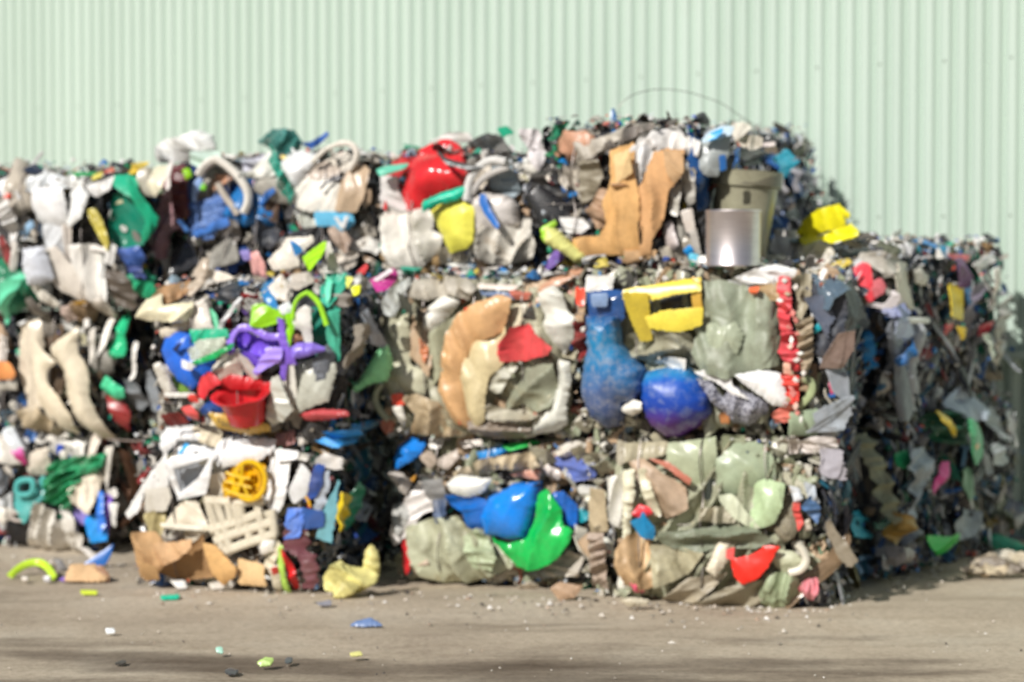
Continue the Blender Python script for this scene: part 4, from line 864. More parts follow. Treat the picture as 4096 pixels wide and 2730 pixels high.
T('Z6', k, 'netting', '#d4dccc', '480,400 560,320 770,300 740,390 540,480 520,520', 'net', d=.17, fold=.02, parent=g)
T('Z6', k, 'tag', '#f0f0ee', '430,470 520,500 500,550 430,530', d=.2, parent=g)
T('Z6', k, 'green_frame', '#20ae84', '500,240 770,230 790,290 620,310 540,340', d=.13)
T('Z6', k, 'green_frame', '#20a85e', '540,480 800,350 800,380 680,460 560,500', d=.2)
T('Z6', k, 'red_flap', '#e0343e', '570,620 640,570 740,650 640,700 590,770 550,740', d=.15)
T('Z6', k, 'red_lid', '#e05a58', '410,850 500,830 560,890 540,940 450,910', d=.13, bulge=.4)
T('Z6', k, 'red_scrap', '#e04840', '470,750 540,740 560,800 500,800', d=.12)
T('Z6', k, 'dark_red_scrap', '#8e2a2c', '300,900 420,880 460,960 330,990', 'cloth')
T('Z6', k, 'light_strip', '#d8d4cc', '300,730 500,730 500,760 320,760', d=.13, fold=.004)
# red bowl
PPx, nnx = face_plane(k); r_ = ray(244, 400); tc_ = CAM + r_ * ((PPx + nnx * .17 - CAM).dot(nnx) / r_.dot(nnx))
rotm = Matrix.Rotation(R(-8), 3, 'Y') @ Matrix.Rotation(R(18), 3, 'X')
lathe('red_bowl', [(0, -.118), (.085, -.12), (.092, -.112), (.115, -.02), (.128, .018), (.152, .028), (.156, .036), (.148, .038), (.122, .026), (.108, -.01), (.082, -.1), (0, -.106)], 'gloss', lin('#d4222c', KK), org=tc_, rot=rotm, dent=.14, th=('deep red plastic bowl jutting from the middle tier left bale', 'bowl'))
T('Z6', k, 'red_back', '#c82a30', '740,650 820,585 960,610 1130,650 1140,700 980,700 800,700', d=.10, bulge=.2)
g = TG(k, 'gold_wrapper', 'crumpled gold wrapper with dark lettering under the red bowl', 'wrapper', 240, 425)
T('Z6', k, 'foil', '#cca850', '650,890 720,895 1060,975 1050,1030 900,1060 700,1000', d=.14, fold=.01, parent=g, bulge=.3)
def lettering(txt, fkey, px, py, size, d, parent, rot=0):
    cu = bpy.data.curves.new('lettering', 'FONT'); cu.body = txt; cu.size = size; cu.align_x = 'CENTER'; cu.extrude = .001; cu.materials.append(M['ink'])
    o = bpy.data.objects.new('lettering', cu); COL.objects.link(o)
    B = BALES[fkey[:-1]]; PP, nn = face_plane(fkey); r = ray(px, py); p = CAM + r * ((PP + nn * d - CAM).dot(nn) / r.dot(nn))
    mm = Matrix((B['t'], Vector((0, 0, 1)), nn)).transposed() @ Matrix.Rotation(rot, 3, 'Z')
    bpy.context.view_layer.update()
    me = bpy.data.meshes.new_from_object(o.evaluated_get(bpy.context.evaluated_depsgraph_get())); me.materials.clear(); me.materials.append(M['ink'])
    bpy.data.objects.remove(o); o = bpy.data.objects.new('lettering', me); COL.objects.link(o)
    o.parent = parent; o.matrix_local = Matrix.Translation(p - parent.location) @ mm.to_4x4()
lettering('Naittona', k, 233, 427.5, .05, .185, g, R(-9))
# ------------------------------------------------------------------ Ba
k = 'BaF'
T('Z6', k, 'white_handle', '#efeeea', '230,1080 260,1010 360,990 480,1000 520,1100 400,1100 330,1150 270,1210 230,1160', bulge=.5, d=.08)
T('Z6', k, 'cream_cup', '#e0d4ba', '480,1010 600,950 680,980 680,1160 560,1110', bulge=.4, d=.1)
T('Z6', k, 'white_sheet', '#f0f0ee', '400,1100 560,1110 690,1170 640,1200 420,1220')
T('Z6', k, 'blue_tick', '#30a8ea', '390,1200 440,1130 470,1140 410,1210', d=.12)
T('W4', k, 'grey_sheet', '#d4d2ce', '120,780 240,560 400,340 420,440 440,580 250,620 220,760 150,810', fold=.01)
T('W4', k, 'grey_panel', '#c4beb2', '250,610 440,590 470,660 430,760 260,770', fold=.008)
T('W4', k, 'cream_sheet', '#e0d8c8', '760,490 880,480 890,660 780,640')
T('W4', k, 'white_sheet', '#f6f5f2', '800,240 940,190 1260,220 1250,300 1130,380 1000,400 860,430 800,380', fold=.02, bulge=.3)
T('W4', k, 'white_sheet', '#f0eeea', '1260,290 1450,310 1440,360 1300,380', d=.11)
T('W4', k, 'white_sheet', '#ededee', '1250,300 1400,330 1380,560 1350,700 1290,790 1200,700 1220,480', fold=.01, d=.09)
T('W4', k, 'pink_film', '#c0908c', '1250,180 1400,150 1430,230 1300,280', 'cloth')
T('W4', k, 'white_film', '#dcd6ce', '1450,160 1600,110 1620,200 1480,250', 'cloth', d=.06)
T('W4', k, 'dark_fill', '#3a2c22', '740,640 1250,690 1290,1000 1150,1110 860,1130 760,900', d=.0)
T('W4', k, 'white_scrap', '#e2deda', '780,760 830,780 840,860 800,860', d=.04)
T('W4', k, 'white_scrap', '#e6e2de', '960,930 1020,920 1010,990 960,990', d=.04)
T('W4', k, 'cream_carton', '#dcd2be', '410,880 560,690 650,700 760,900 700,960 560,920 430,910', fold=.02, d=.1)
T('W4', k, 'cream_carton', '#ebe4d4', '390,870 560,885 700,890 690,920 520,915 400,900', d=.15, fold=.003)
T('W4', k, 'beige_carton', '#c4bba8', '560,920 700,900 760,960 700,1010 600,1000', d=.08)
T('W4', k, 'olive_film', '#bcae7c', '280,800 400,760 410,880 370,980 320,920', 'cloth')
T('W4', k, 'beige_strip', '#ccc2aa', '1220,1100 1290,1010 1325,1060 1240,1260 1180,1210', d=.1)
T('W4', k, 'white_dome', '#e0dcd4', '1140,1050 1200,990 1280,1000 1270,1080 1200,1110', bulge=.7, d=.1)
T('W4', k, 'beige_strip', '#c9bea8', '1240,1240 1300,1190 1300,1400 1260,1400', d=.12)
T('W4', k, 'lime_strip', '#b4dc60', '1300,1080 1340,1060 1365,1390 1320,1400', d=.14, bulge=.3, th=('upright lime green strip at the bottom corner of the white bale', 'plastic strip'))
T('W4', k, 'red_strip', '#dc1c24', '1360,1080 1400,1150 1430,1250 1410,1385 1372,1390', d=.13, bulge=.3, th=('upright red strip at the bottom corner of the white bale', 'plastic strip'))
T('W4', k, 'red_scrap', '#e4504c', '1250,1220 1290,1210 1290,1290 1255,1280', d=.13)
g = TG(k, 'white_box', 'open white plastic box seen from its mouth in the white bale', 'box', 190, 495)
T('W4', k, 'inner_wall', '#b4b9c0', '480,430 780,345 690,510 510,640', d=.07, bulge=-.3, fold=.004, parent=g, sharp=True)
T('W4', k, 'rim', '#f6f6f6', '415,390 470,345 800,318 780,350 490,440 455,450', d=.15, fold=.005, parent=g, sharp=True, bulge=.1)
T('W4', k, 'rim', '#f2f2f2', '415,390 490,430 520,640 500,690 465,600', d=.15, fold=.005, parent=g, sharp=True, bulge=.1)
T('W4', k, 'side_wall', '#f4f4f4', '770,360 800,330 770,500 730,640 500,690 515,640 680,510', d=.14, fold=.006, parent=g, sharp=True, bulge=.1)
g = TG(k, 'yellow_bowl', 'shredded bright yellow basket with a round rim in the white bale', 'basket', 246, 500)
T('W4', k, 'base', '#f0b810', '900,480 1040,390 1180,420 1210,560 1160,660 1000,700 890,680 900,600', d=.08, bulge=-.3, fold=.05, fs=26, parent=g)
pr = [(1150, 540)]
ring = ' '.join('%d,%d' % (1075 + 125 * math.cos(a), 535 + 150 * math.sin(a)) for a in np.linspace(0, 6.28, 22)[:-1])
tube('rim', onface(k, 'W4', ring, .16), .014, 'gloss', lin('#f2ba10', KK), parent=g, closed=True)
ring2 = ' '.join('%d,%d' % (1065 + 95 * math.cos(a), 540 + 120 * math.sin(a)) for a in np.linspace(0, 6.28, 18)[:-1])
tube('rim', onface(k, 'W4', ring2, .13), .009, 'gloss', lin('#e8b010', KK), parent=g, closed=True)
for s in ('890,470 960,500 1080,520', '880,540 980,560 1090,590', '900,640 980,600 1040,510', '960,430 1000,520 1060,640', '880,600 960,640 1100,660', '1020,400 1010,520 980,640'):
    tube('slat', onface(k, 'W4', s, .17), .008, 'gloss', lin('#f4c01c', KK), parent=g, n=6)
T('W4', k, 'torn_edge', '#f0b818', '870,560 940,470 1000,440 960,560 900,660', d=.15, fold=.03, fs=24, parent=g)
g = TG(k, 'lattice_crate', 'beige lattice crate leaning below the yellow basket', 'crate', 240, 530)
CR = lin('#d4cbb6', KK)
def bar(s, rr=.02, sq=.5): tube('slat', onface(k, 'W4', s, .12), rr, 'sheet', CR, parent=g, n=6, sq=sq)
for s in ('740,680 830,930 870,1100', '800,660 880,880 920,1080', '900,700 940,880', '1000,700 1020,880', '1130,700 1180,960', '1250,760 1270,960', '1060,870 1080,1040', '960,720 1010,960'): bar(s)
for s in ('760,920 900,880 1040,840 1170,780', '740,690 1000,700 1190,690', '860,1100 1000,1040 1280,950', '800,1010 1000,930 1250,860'): bar(s, .024)
T('W4', k, 'corner_plate', '#d8d0be', '740,650 830,700 900,900 930,1080 860,1110 790,960', d=.09, parent=g, fold=.006)
T('W4', k, 'corner_plate', '#d2c9b4', '1180,780 1280,800 1295,950 1180,1000', d=.09, parent=g, fold=.006)
# cardboard at the foot of Ba
g = TG(k, 'cardboard_box', 'torn crushed cardboard box on the ground at the foot of the white bale', 'box', 170, 585)
T('W4', k, 'inside', '#9c7a54', '480,1160 600,1060 720,960 765,1290 560,1312 430,1305 340,1250', 'card', d=.10, bulge=-.2, fold=.006, parent=g)
T('W4', k, 'flap', '#c8a276', '180,950 330,950 430,1060 420,1180 260,1320 220,1280 200,1160', 'card', d=.14, fold=.03, fs=12, parent=g)
T('W4', k, 'flap', '#d4ac82', '330,1040 620,1000 600,1080 500,1150 340,1220', 'card', d=.17, fold=.02, parent=g)
T('W4', k, 'side', '#c09a6c', '200,1160 340,1220 330,1310 250,1325 215,1260', 'card', d=.2, fold=.006, parent=g)
T('W4', k, 'cardboard_flap', '#d8ac72', '720,1040 800,1050 960,1220 930,1290 840,1350 780,1260', 'card', d=.17, fold=.006, bulge=.2, th=('bent tan cardboard flap on the ground under the lattice crate', 'cardboard'))
T('W4', k, 'cardboard_sheet', '#dab888', '975,1160 1180,1200 1195,1355 985,1345', 'card', d=.15, fold=.01, th=('square pale cardboard sheet leaning on the bale right of the bent tan flap', 'cardboard'))
k = 'BaS'
T('W4', k, 'blue_sheet', '#2c9cf4', '1640,190 1880,170 1870,230 1720,270', 'cloth', sh=1)
T('W4', k, 'grey_sheet', '#d0ccc8', '1640,300 1780,380 1720,440 1640,420', 'cloth')
T('W4', k, 'grey_strip', '#b4bcc8', '1590,480 1650,480 1690,700 1650,850 1600,680')
T('W4', k, 'orange_strip', '#f0ac20', '1490,500 1540,480 1530,700 1470,720')
T('W4', k, 'yellow_sheet', '#f4cc20', '1750,640 1890,680 1840,820 1780,920 1750,820')
T('W4', k, 'green_sheet', '#1c8c6c', '1840,560 1930,650 1900,900 1850,900')
T('W4', k, 'teal_strip', '#70acb8', '1690,560 1740,800 1730,1000 1670,960')
T('W4', k, 'navy_crate', '#2c58a0', '1460,760 1600,780 1640,890 1470,910')
T('W4', k, 'blue_netting', '#5080e0', '1370,780 1450,760 1430,940 1350,980', 'cloth', fs=22)
T('W4', k, 'maroon_sack', '#6c3c44', '1380,920 1540,920 1560,1180 1540,1360 1430,1360 1400,1160', 'cloth')
T('W4', k, 'white_curl', '#e0e0e0', '1450,420 1500,500 1490,640 1430,700 1400,620', 'gloss', bulge=.5)
T('W4', k, 'navy_sheet', '#2c50a0', '1510,420 1580,430 1580,640 1520,680', 'cloth')
k = 'BbS'
T('V1', k, 'clear_film', '#a8b0bc', '1060,380 1150,340 1220,560 1180,680 1080,640', 'cloth')
T('V1', k, 'grey_film', '#8c8478', '930,500 1020,480 1060,720 980,860', 'cloth')
T('V1', k, 'blue_cup', '#48a0f4', '1050,1430 1200,1390 1310,1400 1280,1540 1120,1540', 'gloss', bulge=.6, d=.05)
T('V1', k, 'grey_scrap', '#989088', '800,200 930,180 990,280 880,300', 'cloth')
# ------------------------------------------------------------------ Ab
k = 'AbF'
T('Z5', k, 'container_back', '#7a6654', '340,200 510,210 480,330 400,440 350,350', d=.02)
T('Z5', k, 'beige_base', '#b3a388', '170,870 280,830 420,1010 380,1060 200,1000', 'cloth')
T('Z5', k, 'container_wall', '#d8ccb8', '200,180 330,160 340,380 290,440 280,620 320,820 220,830 160,560 180,380', fs=12, ang=1.5, fold=.02)
T('Z5', k, 'opening_shade', '#544434', '400,560 510,510 500,640 460,770 410,680', d=.06)  # dark brown patch painting the shade in the container opening
T('Z5', k, 'container_wall', '#e6dac2', '300,320 400,430 480,500 400,560 390,650 470,760 530,900 520,1040 420,1010 340,900 290,750 280,500', fs=6, ang=1.3, d=.10, bulge=.25)
T('Z5', k, 'container_wall', '#e0d4bc', '520,300 620,230 620,420 690,560 700,750 800,1060 700,1080 560,900 520,760 510,560 420,440 420,380', fs=6, ang=1.3, d=.11, bulge=.25)
T('Z5', k, 'orange_tub', '#ff9a5c', '-30,480 90,500 130,570 100,610 -30,620', d=.12, bulge=.3, th=('orange crushed tub at the left edge with a ribbed grey comb above it', 'tub'))
T('Z5', k, 'grey_comb', '#ccc4bc', '-20,290 50,310 70,450 50,490 -20,480', fs=40, ang=.1, fold=.014)
T('Z5', k, 'mint_scrap', '#6fc8a8', '120,390 190,380 170,450 120,430')
T('Z5', k, 'dark_netting', '#39424e', '40,60 140,80 130,220 60,300 40,180', 'cloth')
T('Z5', k, 'white_scrap', '#dcdcdc', '120,180 220,140 160,200', d=.1)
T('Z5', k, 'white_lump', '#dcd8d0', '0,650 160,650 150,700 0,700', 'cloth')
T('Z5', k, 'white_strip', '#e6e0d6', '700,260 740,230 730,420 700,500')
T('Z5', k, 'white_strip', '#e6e0d6', '820,160 865,170 840,340 790,420')
T('Z5', k, 'white_strip', '#e0dcd6', '1045,340 1080,360 1070,600 1040,610', d=.02)
T('Z5', k, 'white_knob', '#e0dcd6', '640,150 690,140 700,210 650,230', bulge=.8)
T('Z5', k, 'green_bottle', '#2cc488', '930,140 970,140 975,420 900,440 850,420 880,330', 'gloss', bulge=.4, d=.04, th=('slim green bottle piece hanging between the leftmost stack and the front left stack', 'bottle'))
T('Z5', k, 'green_bottle', '#54dca4', '800,690 860,600 900,640 970,700 960,760 900,780', 'gloss', bulge=.5, d=.06, th=('mint green crushed bottle right of the torn beige container walls', 'bottle'))
T('Z5', k, 'dark_red_scrap', '#9c3434', '850,760 960,800 1010,900 960,1020 900,940', d=.02)
T('Z5', k, 'grey_scrap', '#7c8084', '1110,600 1170,570 1280,760 1300,880 1220,840', d=-.02)
T('Z5', k, 'grey_scrap', '#74787c', '1000,630 1090,660 1140,800 1080,860 1010,780', d=.0)
# ------------------------------------------------------------------ Aa
k = 'AaF'
T('W3', k, 'grey_film', '#565c64', '0,450 70,500 60,600 0,640', 'cloth')
T('W3', k, 'white_film', '#cccfd2', '0,700 100,640 80,840 0,920', 'cloth')
T('W3', k, 'white_scrap', '#d4d6dc', '30,130 170,80 200,220 180,260 60,150', fold=.01)
T('W3', k, 'white_strip', '#e4e0d8', '240,200 260,100 330,180 520,140 520,190 300,240', bulge=.4)
T('W3', k, 'cream_tip', '#ddd2c4', '700,170 780,160 760,330 700,340', bulge=.4)
T('W3', k, 'cream_curl', '#cdc3b4', '220,440 250,330 300,300 380,280 400,440 340,480 240,480', bulge=.5)
T('W3', k, 'blue_scrap', '#2854c8', '450,260 485,255 480,320 455,320')
T('W3', k, 'white_scrap', '#e2dcd2', '470,310 520,300 525,380 490,405', bulge=.5)
T('W3', k, 'green_netting', '#2a9a68', '410,380 700,350 830,330 800,440 700,500 600,560 600,740 560,760 400,680 380,540', 'cloth', fs=24, fold=.035)
T('W3', k, 'white_strip', '#e4e0dc', '500,740 570,780 600,1000 540,900')
T('W3', k, 'cream_film', '#e4d9c6', '590,600 720,480 790,500 780,620 740,780 700,760 640,700', 'cloth')
T('W3', k, 'lavender_film', '#a494e0', '590,760 640,720 690,820 640,880 600,860')
T('W3', k, 'blue_shard', '#2090e0', '640,820 780,820 840,990 720,1010 680,920', d=.08)
T('W3', k, 'blue_strip', '#2478e0', '770,640 800,640 830,880 790,920 770,800', d=.09)
T('W3', k, 'purple_strip', '#8864c8', '820,660 870,670 850,940 810,960', d=.05)
T('W3', k, 'white_strip', '#eae6e0', '870,720 935,720 900,890 870,860', d=.07)
T('W3', k, 'white_strip', '#e2dcd2', '830,300 900,280 860,480 820,600 800,520', d=.05)
T('W3', k, 'white_strip', '#ddd8d2', '850,620 900,590 940,640 900,670', d=.05)
T('W3', k, 'white_strip', '#d8d4ce', '1120,300 1200,240 1220,360 1160,460', 'cloth', d=-.05)
T('W3', k, 'pink_cap', '#ee74c0', '100,300 180,280 185,330 150,350 110,330', d=.1)
T('W3', k, 'magenta_cap', '#9c2060', '110,345 185,335 215,390 190,410', d=.1)
T('W3', k, 'white_bottle', '#e0e4ea', '5,150 50,110 175,280 110,300', d=.11, bulge=.4, th=('slim white bottle with a pink base at the left edge of the bottom bale', 'bottle'))
T('W3', k, 'rubbish_bin', '#18191e', '60,860 190,850 190,1030 90,1030', d=.05, fold=.005, th=('small black bin at the foot of the leftmost bale', 'bin'))
tube('grey_ring', onface(k, 'W3', '70,800 140,780 210,820 190,850 100,845', .1), .01, 'sheet', lin('#b8aca4', KK), parent=BALES['Aa']['root'], closed=True)
g = TG(k, 'jerry_can', 'teal green plastic jug with a handle hole in the leftmost bottom bale', 'jug', 30, 510)
T('W3', k, 'body', '#50a4a0', '110,650 270,620 300,510 350,540 360,660 280,720 230,840 200,840 120,720', d=.08, bulge=.3, parent=g, fold=.01)
tube('handle', onface(k, 'W3', '130,640 130,550 190,525 260,530 265,600 240,640 180,650', .13), .018, 'sheet', lin('#54b0ac', KK), parent=g, closed=True)
T('W3', k, 'hole_shade', '#2c4c50', '165,560 240,550 235,600 165,615', d=.07, parent=g)  # dark patch painting the shade seen in the handle opening
T('W3', k, 'film_bag', '#dcd8d0', '180,1000 240,860 270,750 320,700 440,770 540,920 560,1000 540,1080 430,1090 250,1060', 'cloth', d=.09, bulge=.5, th=('clear whitish film bag slumped at the foot of the leftmost bale', 'bag'))
# ------------------------------------------------------------------ R3 (rear right, in shade)
k = 'R3bF'
T('Z4', k, 'white_film', '#cfc9c2', '0,430 130,440 230,540 220,640 100,640 0,560', 'cloth', d=.1)
T('Z4', k, 'cream_film', '#d8d2c6', '250,560 370,500 480,560 520,640 480,770 300,780 240,640', 'cloth', d=.12)
T('Z4', k, 'red_scrap', '#d06048', '380,770 460,760 480,800 400,800', d=.2)
T('Z4', k, 'cream_film', '#c9c2b4', '0,640 120,640 220,760 160,840 0,780', 'cloth', d=.3)
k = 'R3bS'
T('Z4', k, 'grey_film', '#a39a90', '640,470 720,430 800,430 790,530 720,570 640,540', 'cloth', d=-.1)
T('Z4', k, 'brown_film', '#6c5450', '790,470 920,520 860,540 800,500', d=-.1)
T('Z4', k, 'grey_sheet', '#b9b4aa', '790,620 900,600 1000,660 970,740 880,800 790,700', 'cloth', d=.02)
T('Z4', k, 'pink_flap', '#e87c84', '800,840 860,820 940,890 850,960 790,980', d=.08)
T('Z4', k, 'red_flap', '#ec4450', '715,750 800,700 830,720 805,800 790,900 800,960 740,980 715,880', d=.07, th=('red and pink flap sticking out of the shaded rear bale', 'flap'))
T('Z4', k, 'white_edge', '#dcd4d4', '940,910 1040,1000 950,1050 780,1010 800,990 930,1010', d=.09)
T('Z4', k, 'cream_sheet', '#dfd6c6', '980,800 1040,700 1130,700 1140,1020 1100,1040 1000,920', d=.05, tilt=(-.3, 0))
T('Z4', k, 'cream_sheet', '#d4cbc0', '1140,760 1200,720 1250,800 1220,860 1150,840', bulge=.5, d=.04)
T('Z4', k, 'lavender_film', '#98a2cc', '800,1060 960,1040 1060,1010 1060,1090 900,1110', 'cloth')
T('Z4', k, 'pale_cup', '#b8c2dc', '980,1140 1060,1100 1120,1240 1060,1310 1000,1280', bulge=.5)
T('Z4', k, 'white_stick', '#f0e8e4', '1110,1120 1230,1120 1240,1160 1130,1160', d=.12)
T('Z4', k, 'blue_bag', '#1c6cb0', '960,1440 1080,1340 1200,1200 1220,1250 1120,1390 1000,1480', 'cloth', bulge=.4)
T('Z4', k, 'blue_sheet', '#1c88c8', '700,1270 800,1240 790,1500 720,1500', 'cloth')
T('Z4', k, 'yellow_strip', '#f0cc28', '1440,870 1510,900 1520,1120 1430,1100')
T('Z4', k, 'yellow_strip', '#e8c428', '1480,1190 1530,1200 1510,1290')
T('Z4', k, 'red_scrap', '#cc2c38', '1360,1180 1430,1170 1410,1260')
T('Z4', k, 'red_scrap', '#c03044', '1660,1180 1730,1150 1720,1250 1670,1260')
T('Z4', k, 'white_tube', '#e0d8d0', '1730,760 1810,740 1790,900 1780,1060 1720,1040 1760,900', bulge=.5, d=.06)
T('Z4', k, 'purple_sheet', '#74447c', '1450,680 1530,660 1560,860 1500,880', 'cloth')
T('Z4', k, 'red_sheet', '#b03a44', '1480,620 1610,630 1600,680 1490,660')
T('Z4', k, 'blue_sheet', '#2090dc', '1220,520 1330,500 1450,600 1430,640 1300,560', 'cloth', d=-.02)
T('Z4', k, 'white_tab', '#e4e0da', '1070,560 1130,460 1220,430 1200,500 1110,570', d=-.03)
T('Z4', k, 'grey_bag', '#a8a4a0', '1740,1100 1830,960 1890,1020 1880,1150 1830,1220 1750,1200', 'cloth', bulge=.5, d=.06)
T('Z4', k, 'slate_strip', '#7c7484', '1550,900 1600,860 1640,1240 1570,1200', 'cloth')
T('Z4', k, 'pale_strip', '#c8ccbc', '1660,1260 1740,1250 1700,1450', 'cloth')
T('Z4', k, 'khaki_strip', '#988c80', '1750,1230 1830,1210 1790,1480 1750,1460', 'cloth')
T('Z4', k, 'white_tab', '#e8e2e0', '1650,700 1750,640 1800,640 1800,680 1690,740', d=.05)
T('Z4', k, 'cardboard_box', '#b48c64', '1700,530 1840,530 1830,660 1740,600', 'card', d=-.02, th=('small brown cardboard box corner on top of the rear right bale', 'box'))
k = 'R3aS'
T('W1', k, 'white_bag', '#b4c0d0', '1490,640 1560,530 1650,500 1730,560 1740,680 1700,740 1560,740', 'cloth', bulge=.4, d=.08)
T('W1', k, 'dark_green_sheet', '#125c44', '1300,700 1440,680 1560,740 1560,860 1500,930 1300,900', 'cloth')
T('W1', k, 'yellow_handle', '#f0c838', '1380,690 1430,690 1520,800 1520,870 1480,850 1400,760', d=.14, bulge=.5)
g = TG(k, 'green_oval', 'green oval lid with a faded print on the shaded rear bale', 'lid', 973, 450)
T('W1', k, 'disc', '#3c9c68', '1560,860 1600,750 1660,760 1690,860 1680,1000 1620,1080 1570,980', d=.16, bulge=.3, parent=g)
T('W1', k, 'faded_print', '#c8a878', '1610,860 1645,850 1650,940 1625,970', d=.19, bulge=.1, fold=.004, parent=g)
T('W1', k, 'grey_scrap', '#a0a4a8', '1690,960 1780,930 1880,990 1870,1060 1780,1090 1700,1080', 'cloth', d=.12, bulge=.5)
T('W1', k, 'grey_scrap', '#94989c', '1740,680 1850,660 1880,800 1840,900 1760,860', 'cloth', d=.08)
T('W1', k, 'lavender_sheet', '#98a2b0', '1090,990 1250,980 1240,1200 1150,1300 1120,1480 1080,1480 1110,1200 1050,1090', 'cloth')
T('W1', k, 'green_scrap', '#1c8c5c', '1020,1020 1080,990 1130,1080 1080,1120 1020,1100')
T('W1', k, 'sage_sheet', '#a4a88c', '700,900 850,870 900,1100 960,1300 940,1500 880,1540 800,1350 760,1100', 'cloth')
T('W1', k, 'pink_strip', '#d43c94', '1350,1090 1390,1080 1380,1180 1310,1310 1310,1240')
T('W1', k, 'green_disc', '#6c9474', '1500,1150 1580,1130 1640,1200 1620,1340 1540,1360', bulge=.3)
T('W1', k, 'dark_bucket', '#2c2622', '960,600 1060,540 1150,560 1140,700 1020,740', bulge=.4)
T('W1', k, 'pale_rim', '#98a0b0', '820,570 900,560 970,590 940,640 840,620', d=.08)
T('W1', k, 'green_shard', '#1c7c5c', '1160,400 1220,480 1240,600 1180,600 1130,540')
T('W2', k, 'green_bag', '#1cc048', '1290,480 1420,490 1490,460 1490,510 1360,620 1310,590', d=.12, th=('bright green film scrap at the shaded foot of the rear right bale', 'film scrap'))
T('W2', k, 'ochre_sheet', '#a4843c', '940,300 1060,330 1100,480 1060,540 960,430', 'cloth')
T('W2', k, 'grey_bag', '#a4a0a0', '880,600 960,560 1080,580 1120,660 1000,700 900,700', 'cloth', d=.1, bulge=.5)
T('W2', k, 'grey_film', '#98a0a8', '1440,380 1560,280 1630,300 1600,440 1500,500', 'cloth', d=.06)
# ------------------------------------------------------------------ things on the ledges
lz = BALES['R2b']['z1'] + .012
def ledge(px, Y, z=lz): return Vector(((px - 512) / FPX * Y, Y, z))
can = lathe('steel_drum', [(0, .004), (.126, .004), (.134, 0), (.139, .006), (.134, .014), (.133, .262), (.137, .268), (.133, .275), (.128, .27), (.128, .02), (0, .018)], 'steel', (1, 1, 1, 1), org=ledge(733, 10.72), n=64, dent=0, th=('shiny brushed steel drum standing on the right hand ledge', 'drum'))
bk = lathe('plastic_bucket', [(0, 0), (.115, 0), (.12, .01), (.158, .42), (.176, .425), (.178, .50), (.168, .50), (.16, .43), (.11, .02), (0, .02)], 'sheet', lin('#98957e', KK), org=ledge(741, 11.2, lz - .02), rot=Matrix.Rotation(R(4), 3, 'Y'), dent=.12, th=('tall beige bucket with a dark rim behind the steel drum', 'bucket'))
lathe('rim', [(.172, .0), (.18, .0), (.18, .075), (.172, .075), (.16, .07), (.14, .06), (0, .055)], 'sheet', lin('#6c6858', KK), parent=bk, org=Vector((.03, 0, .43)), rot=Matrix.Rotation(R(4), 3, 'Y'), dent=.04)
k = 'R3bF'
g = TG(k, 'yellow_sheet', 'folded bright yellow plastic sheet lying on the right hand stack below the shadow', 'plastic sheet', 815, 240)
T('Z4', k, 'upper_fold', '#ffde1c', '210,345 330,270 480,230 560,310 540,350 515,310 520,380 480,410 340,440 230,530 150,450', d=.22, fold=.012, parent=g, tilt=(.2, -.3))
T('Z4', k, 'lower_fold', '#ffe020', '230,525 400,450 560,390 615,450 590,490 440,530 350,500 260,545', d=.26, fold=.012, parent=g, tilt=(.2, -.2))
# top wire
pw = []
for (x, y, Y) in ((618, 108, 11.6), (626, 98, 11.6), (640, 92, 11.65), (660, 88.5, 11.7), (685, 91, 11.8), (705, 97, 11.9), (722, 103, 12), (740, 116, 12), (760, 128, 12.1)):
    r = ray(x, y); pw.append(CAM + r * (Y / r.y))
tube('loose_wire', pw, .002, 'wire', th=('thin wire arching above the highest bale', 'wire'), n=5)
P_ = onface('AbF', 'Z5', '840,1090 960,1100 1100,1110 1220,1060 1340,960 1385,900 1380,860', .3)
tube('bent_wire', P_, .005, 'sheet', lin('#8a7a72', KK), th=('bent brown wire curving out between the two left stacks', 'wire'), n=6)
# ------------------------------------------------------------------ on the ground
def GP(px, py): return ground(px, py)
def gpatch(name, fr, s, color, label, cat, base_py, h=.0, mat='sheet', bulge=.3, fold=.012, lean=.25, fs=9, sharp=False, thick=.006, parent=None):
    """piece standing/lying on the ground: plane leaning back from its ground line"""
    pts = topx(fr, s); cx = sum(p[0] for p in pts) / len(pts); b = GP(cx, base_py)
    n = Vector((0, -math.cos(lean), math.sin(lean)))
    V, F = build_patch(None, pts, 0, bulge, fold, .3, fs, (0, 0), thick, sharp, plane=(b, n))
    zmin = min(v[2] for v in V); dz = max(0, .004 - zmin); V = [Vector(v) + Vector((0, 0, dz)) for v in V]
    if parent is not None: return mesh_obj(name, V, F, M[mat], lin(color, KK), parent=parent, org=parent.location)
    org = Vector((b.x, b.y, min(v[2] for v in V))); o = mesh_obj(name, V, F, M[mat], lin(color, KK), org=org); props(o, label, cat); return o
g = empty('crumpled_bag', GP(345, 597)); props(g, 'crumpled yellow plastic bag on the ground in the gap between the stacks', 'bag')
gpatch('fold', 'G', '326,592 325,580 333,570 342,568 352,572 366,572 376,578 374,586 362,594 350,598 336,596', '#e0d88c', None, None, 597, mat='cloth', bulge=.5, fold=.06, parent=g, thick=.03, lean=.1)
gpatch('fold', 'G', '327,586 331,567 341,562 346,570 339,580 330,590', '#e6de98', None, None, 595, mat='cloth', bulge=.5, fold=.02, parent=g, thick=.02, lean=.2)
gpatch('fold', 'G', '364,568 366,553 371,546 377,552 379,566 377,580 369,582', '#ded48c', None, None, 596, mat='cloth', bulge=.5, fold=.02, parent=g, thick=.03, lean=.15)
gpatch('fold', 'G', '335,600 339,586 352,584 360,588 352,597 342,600', '#d4ca80', None, None, 600, mat='cloth', bulge=.5, fold=.02, parent=g, thick=.02, lean=.5)
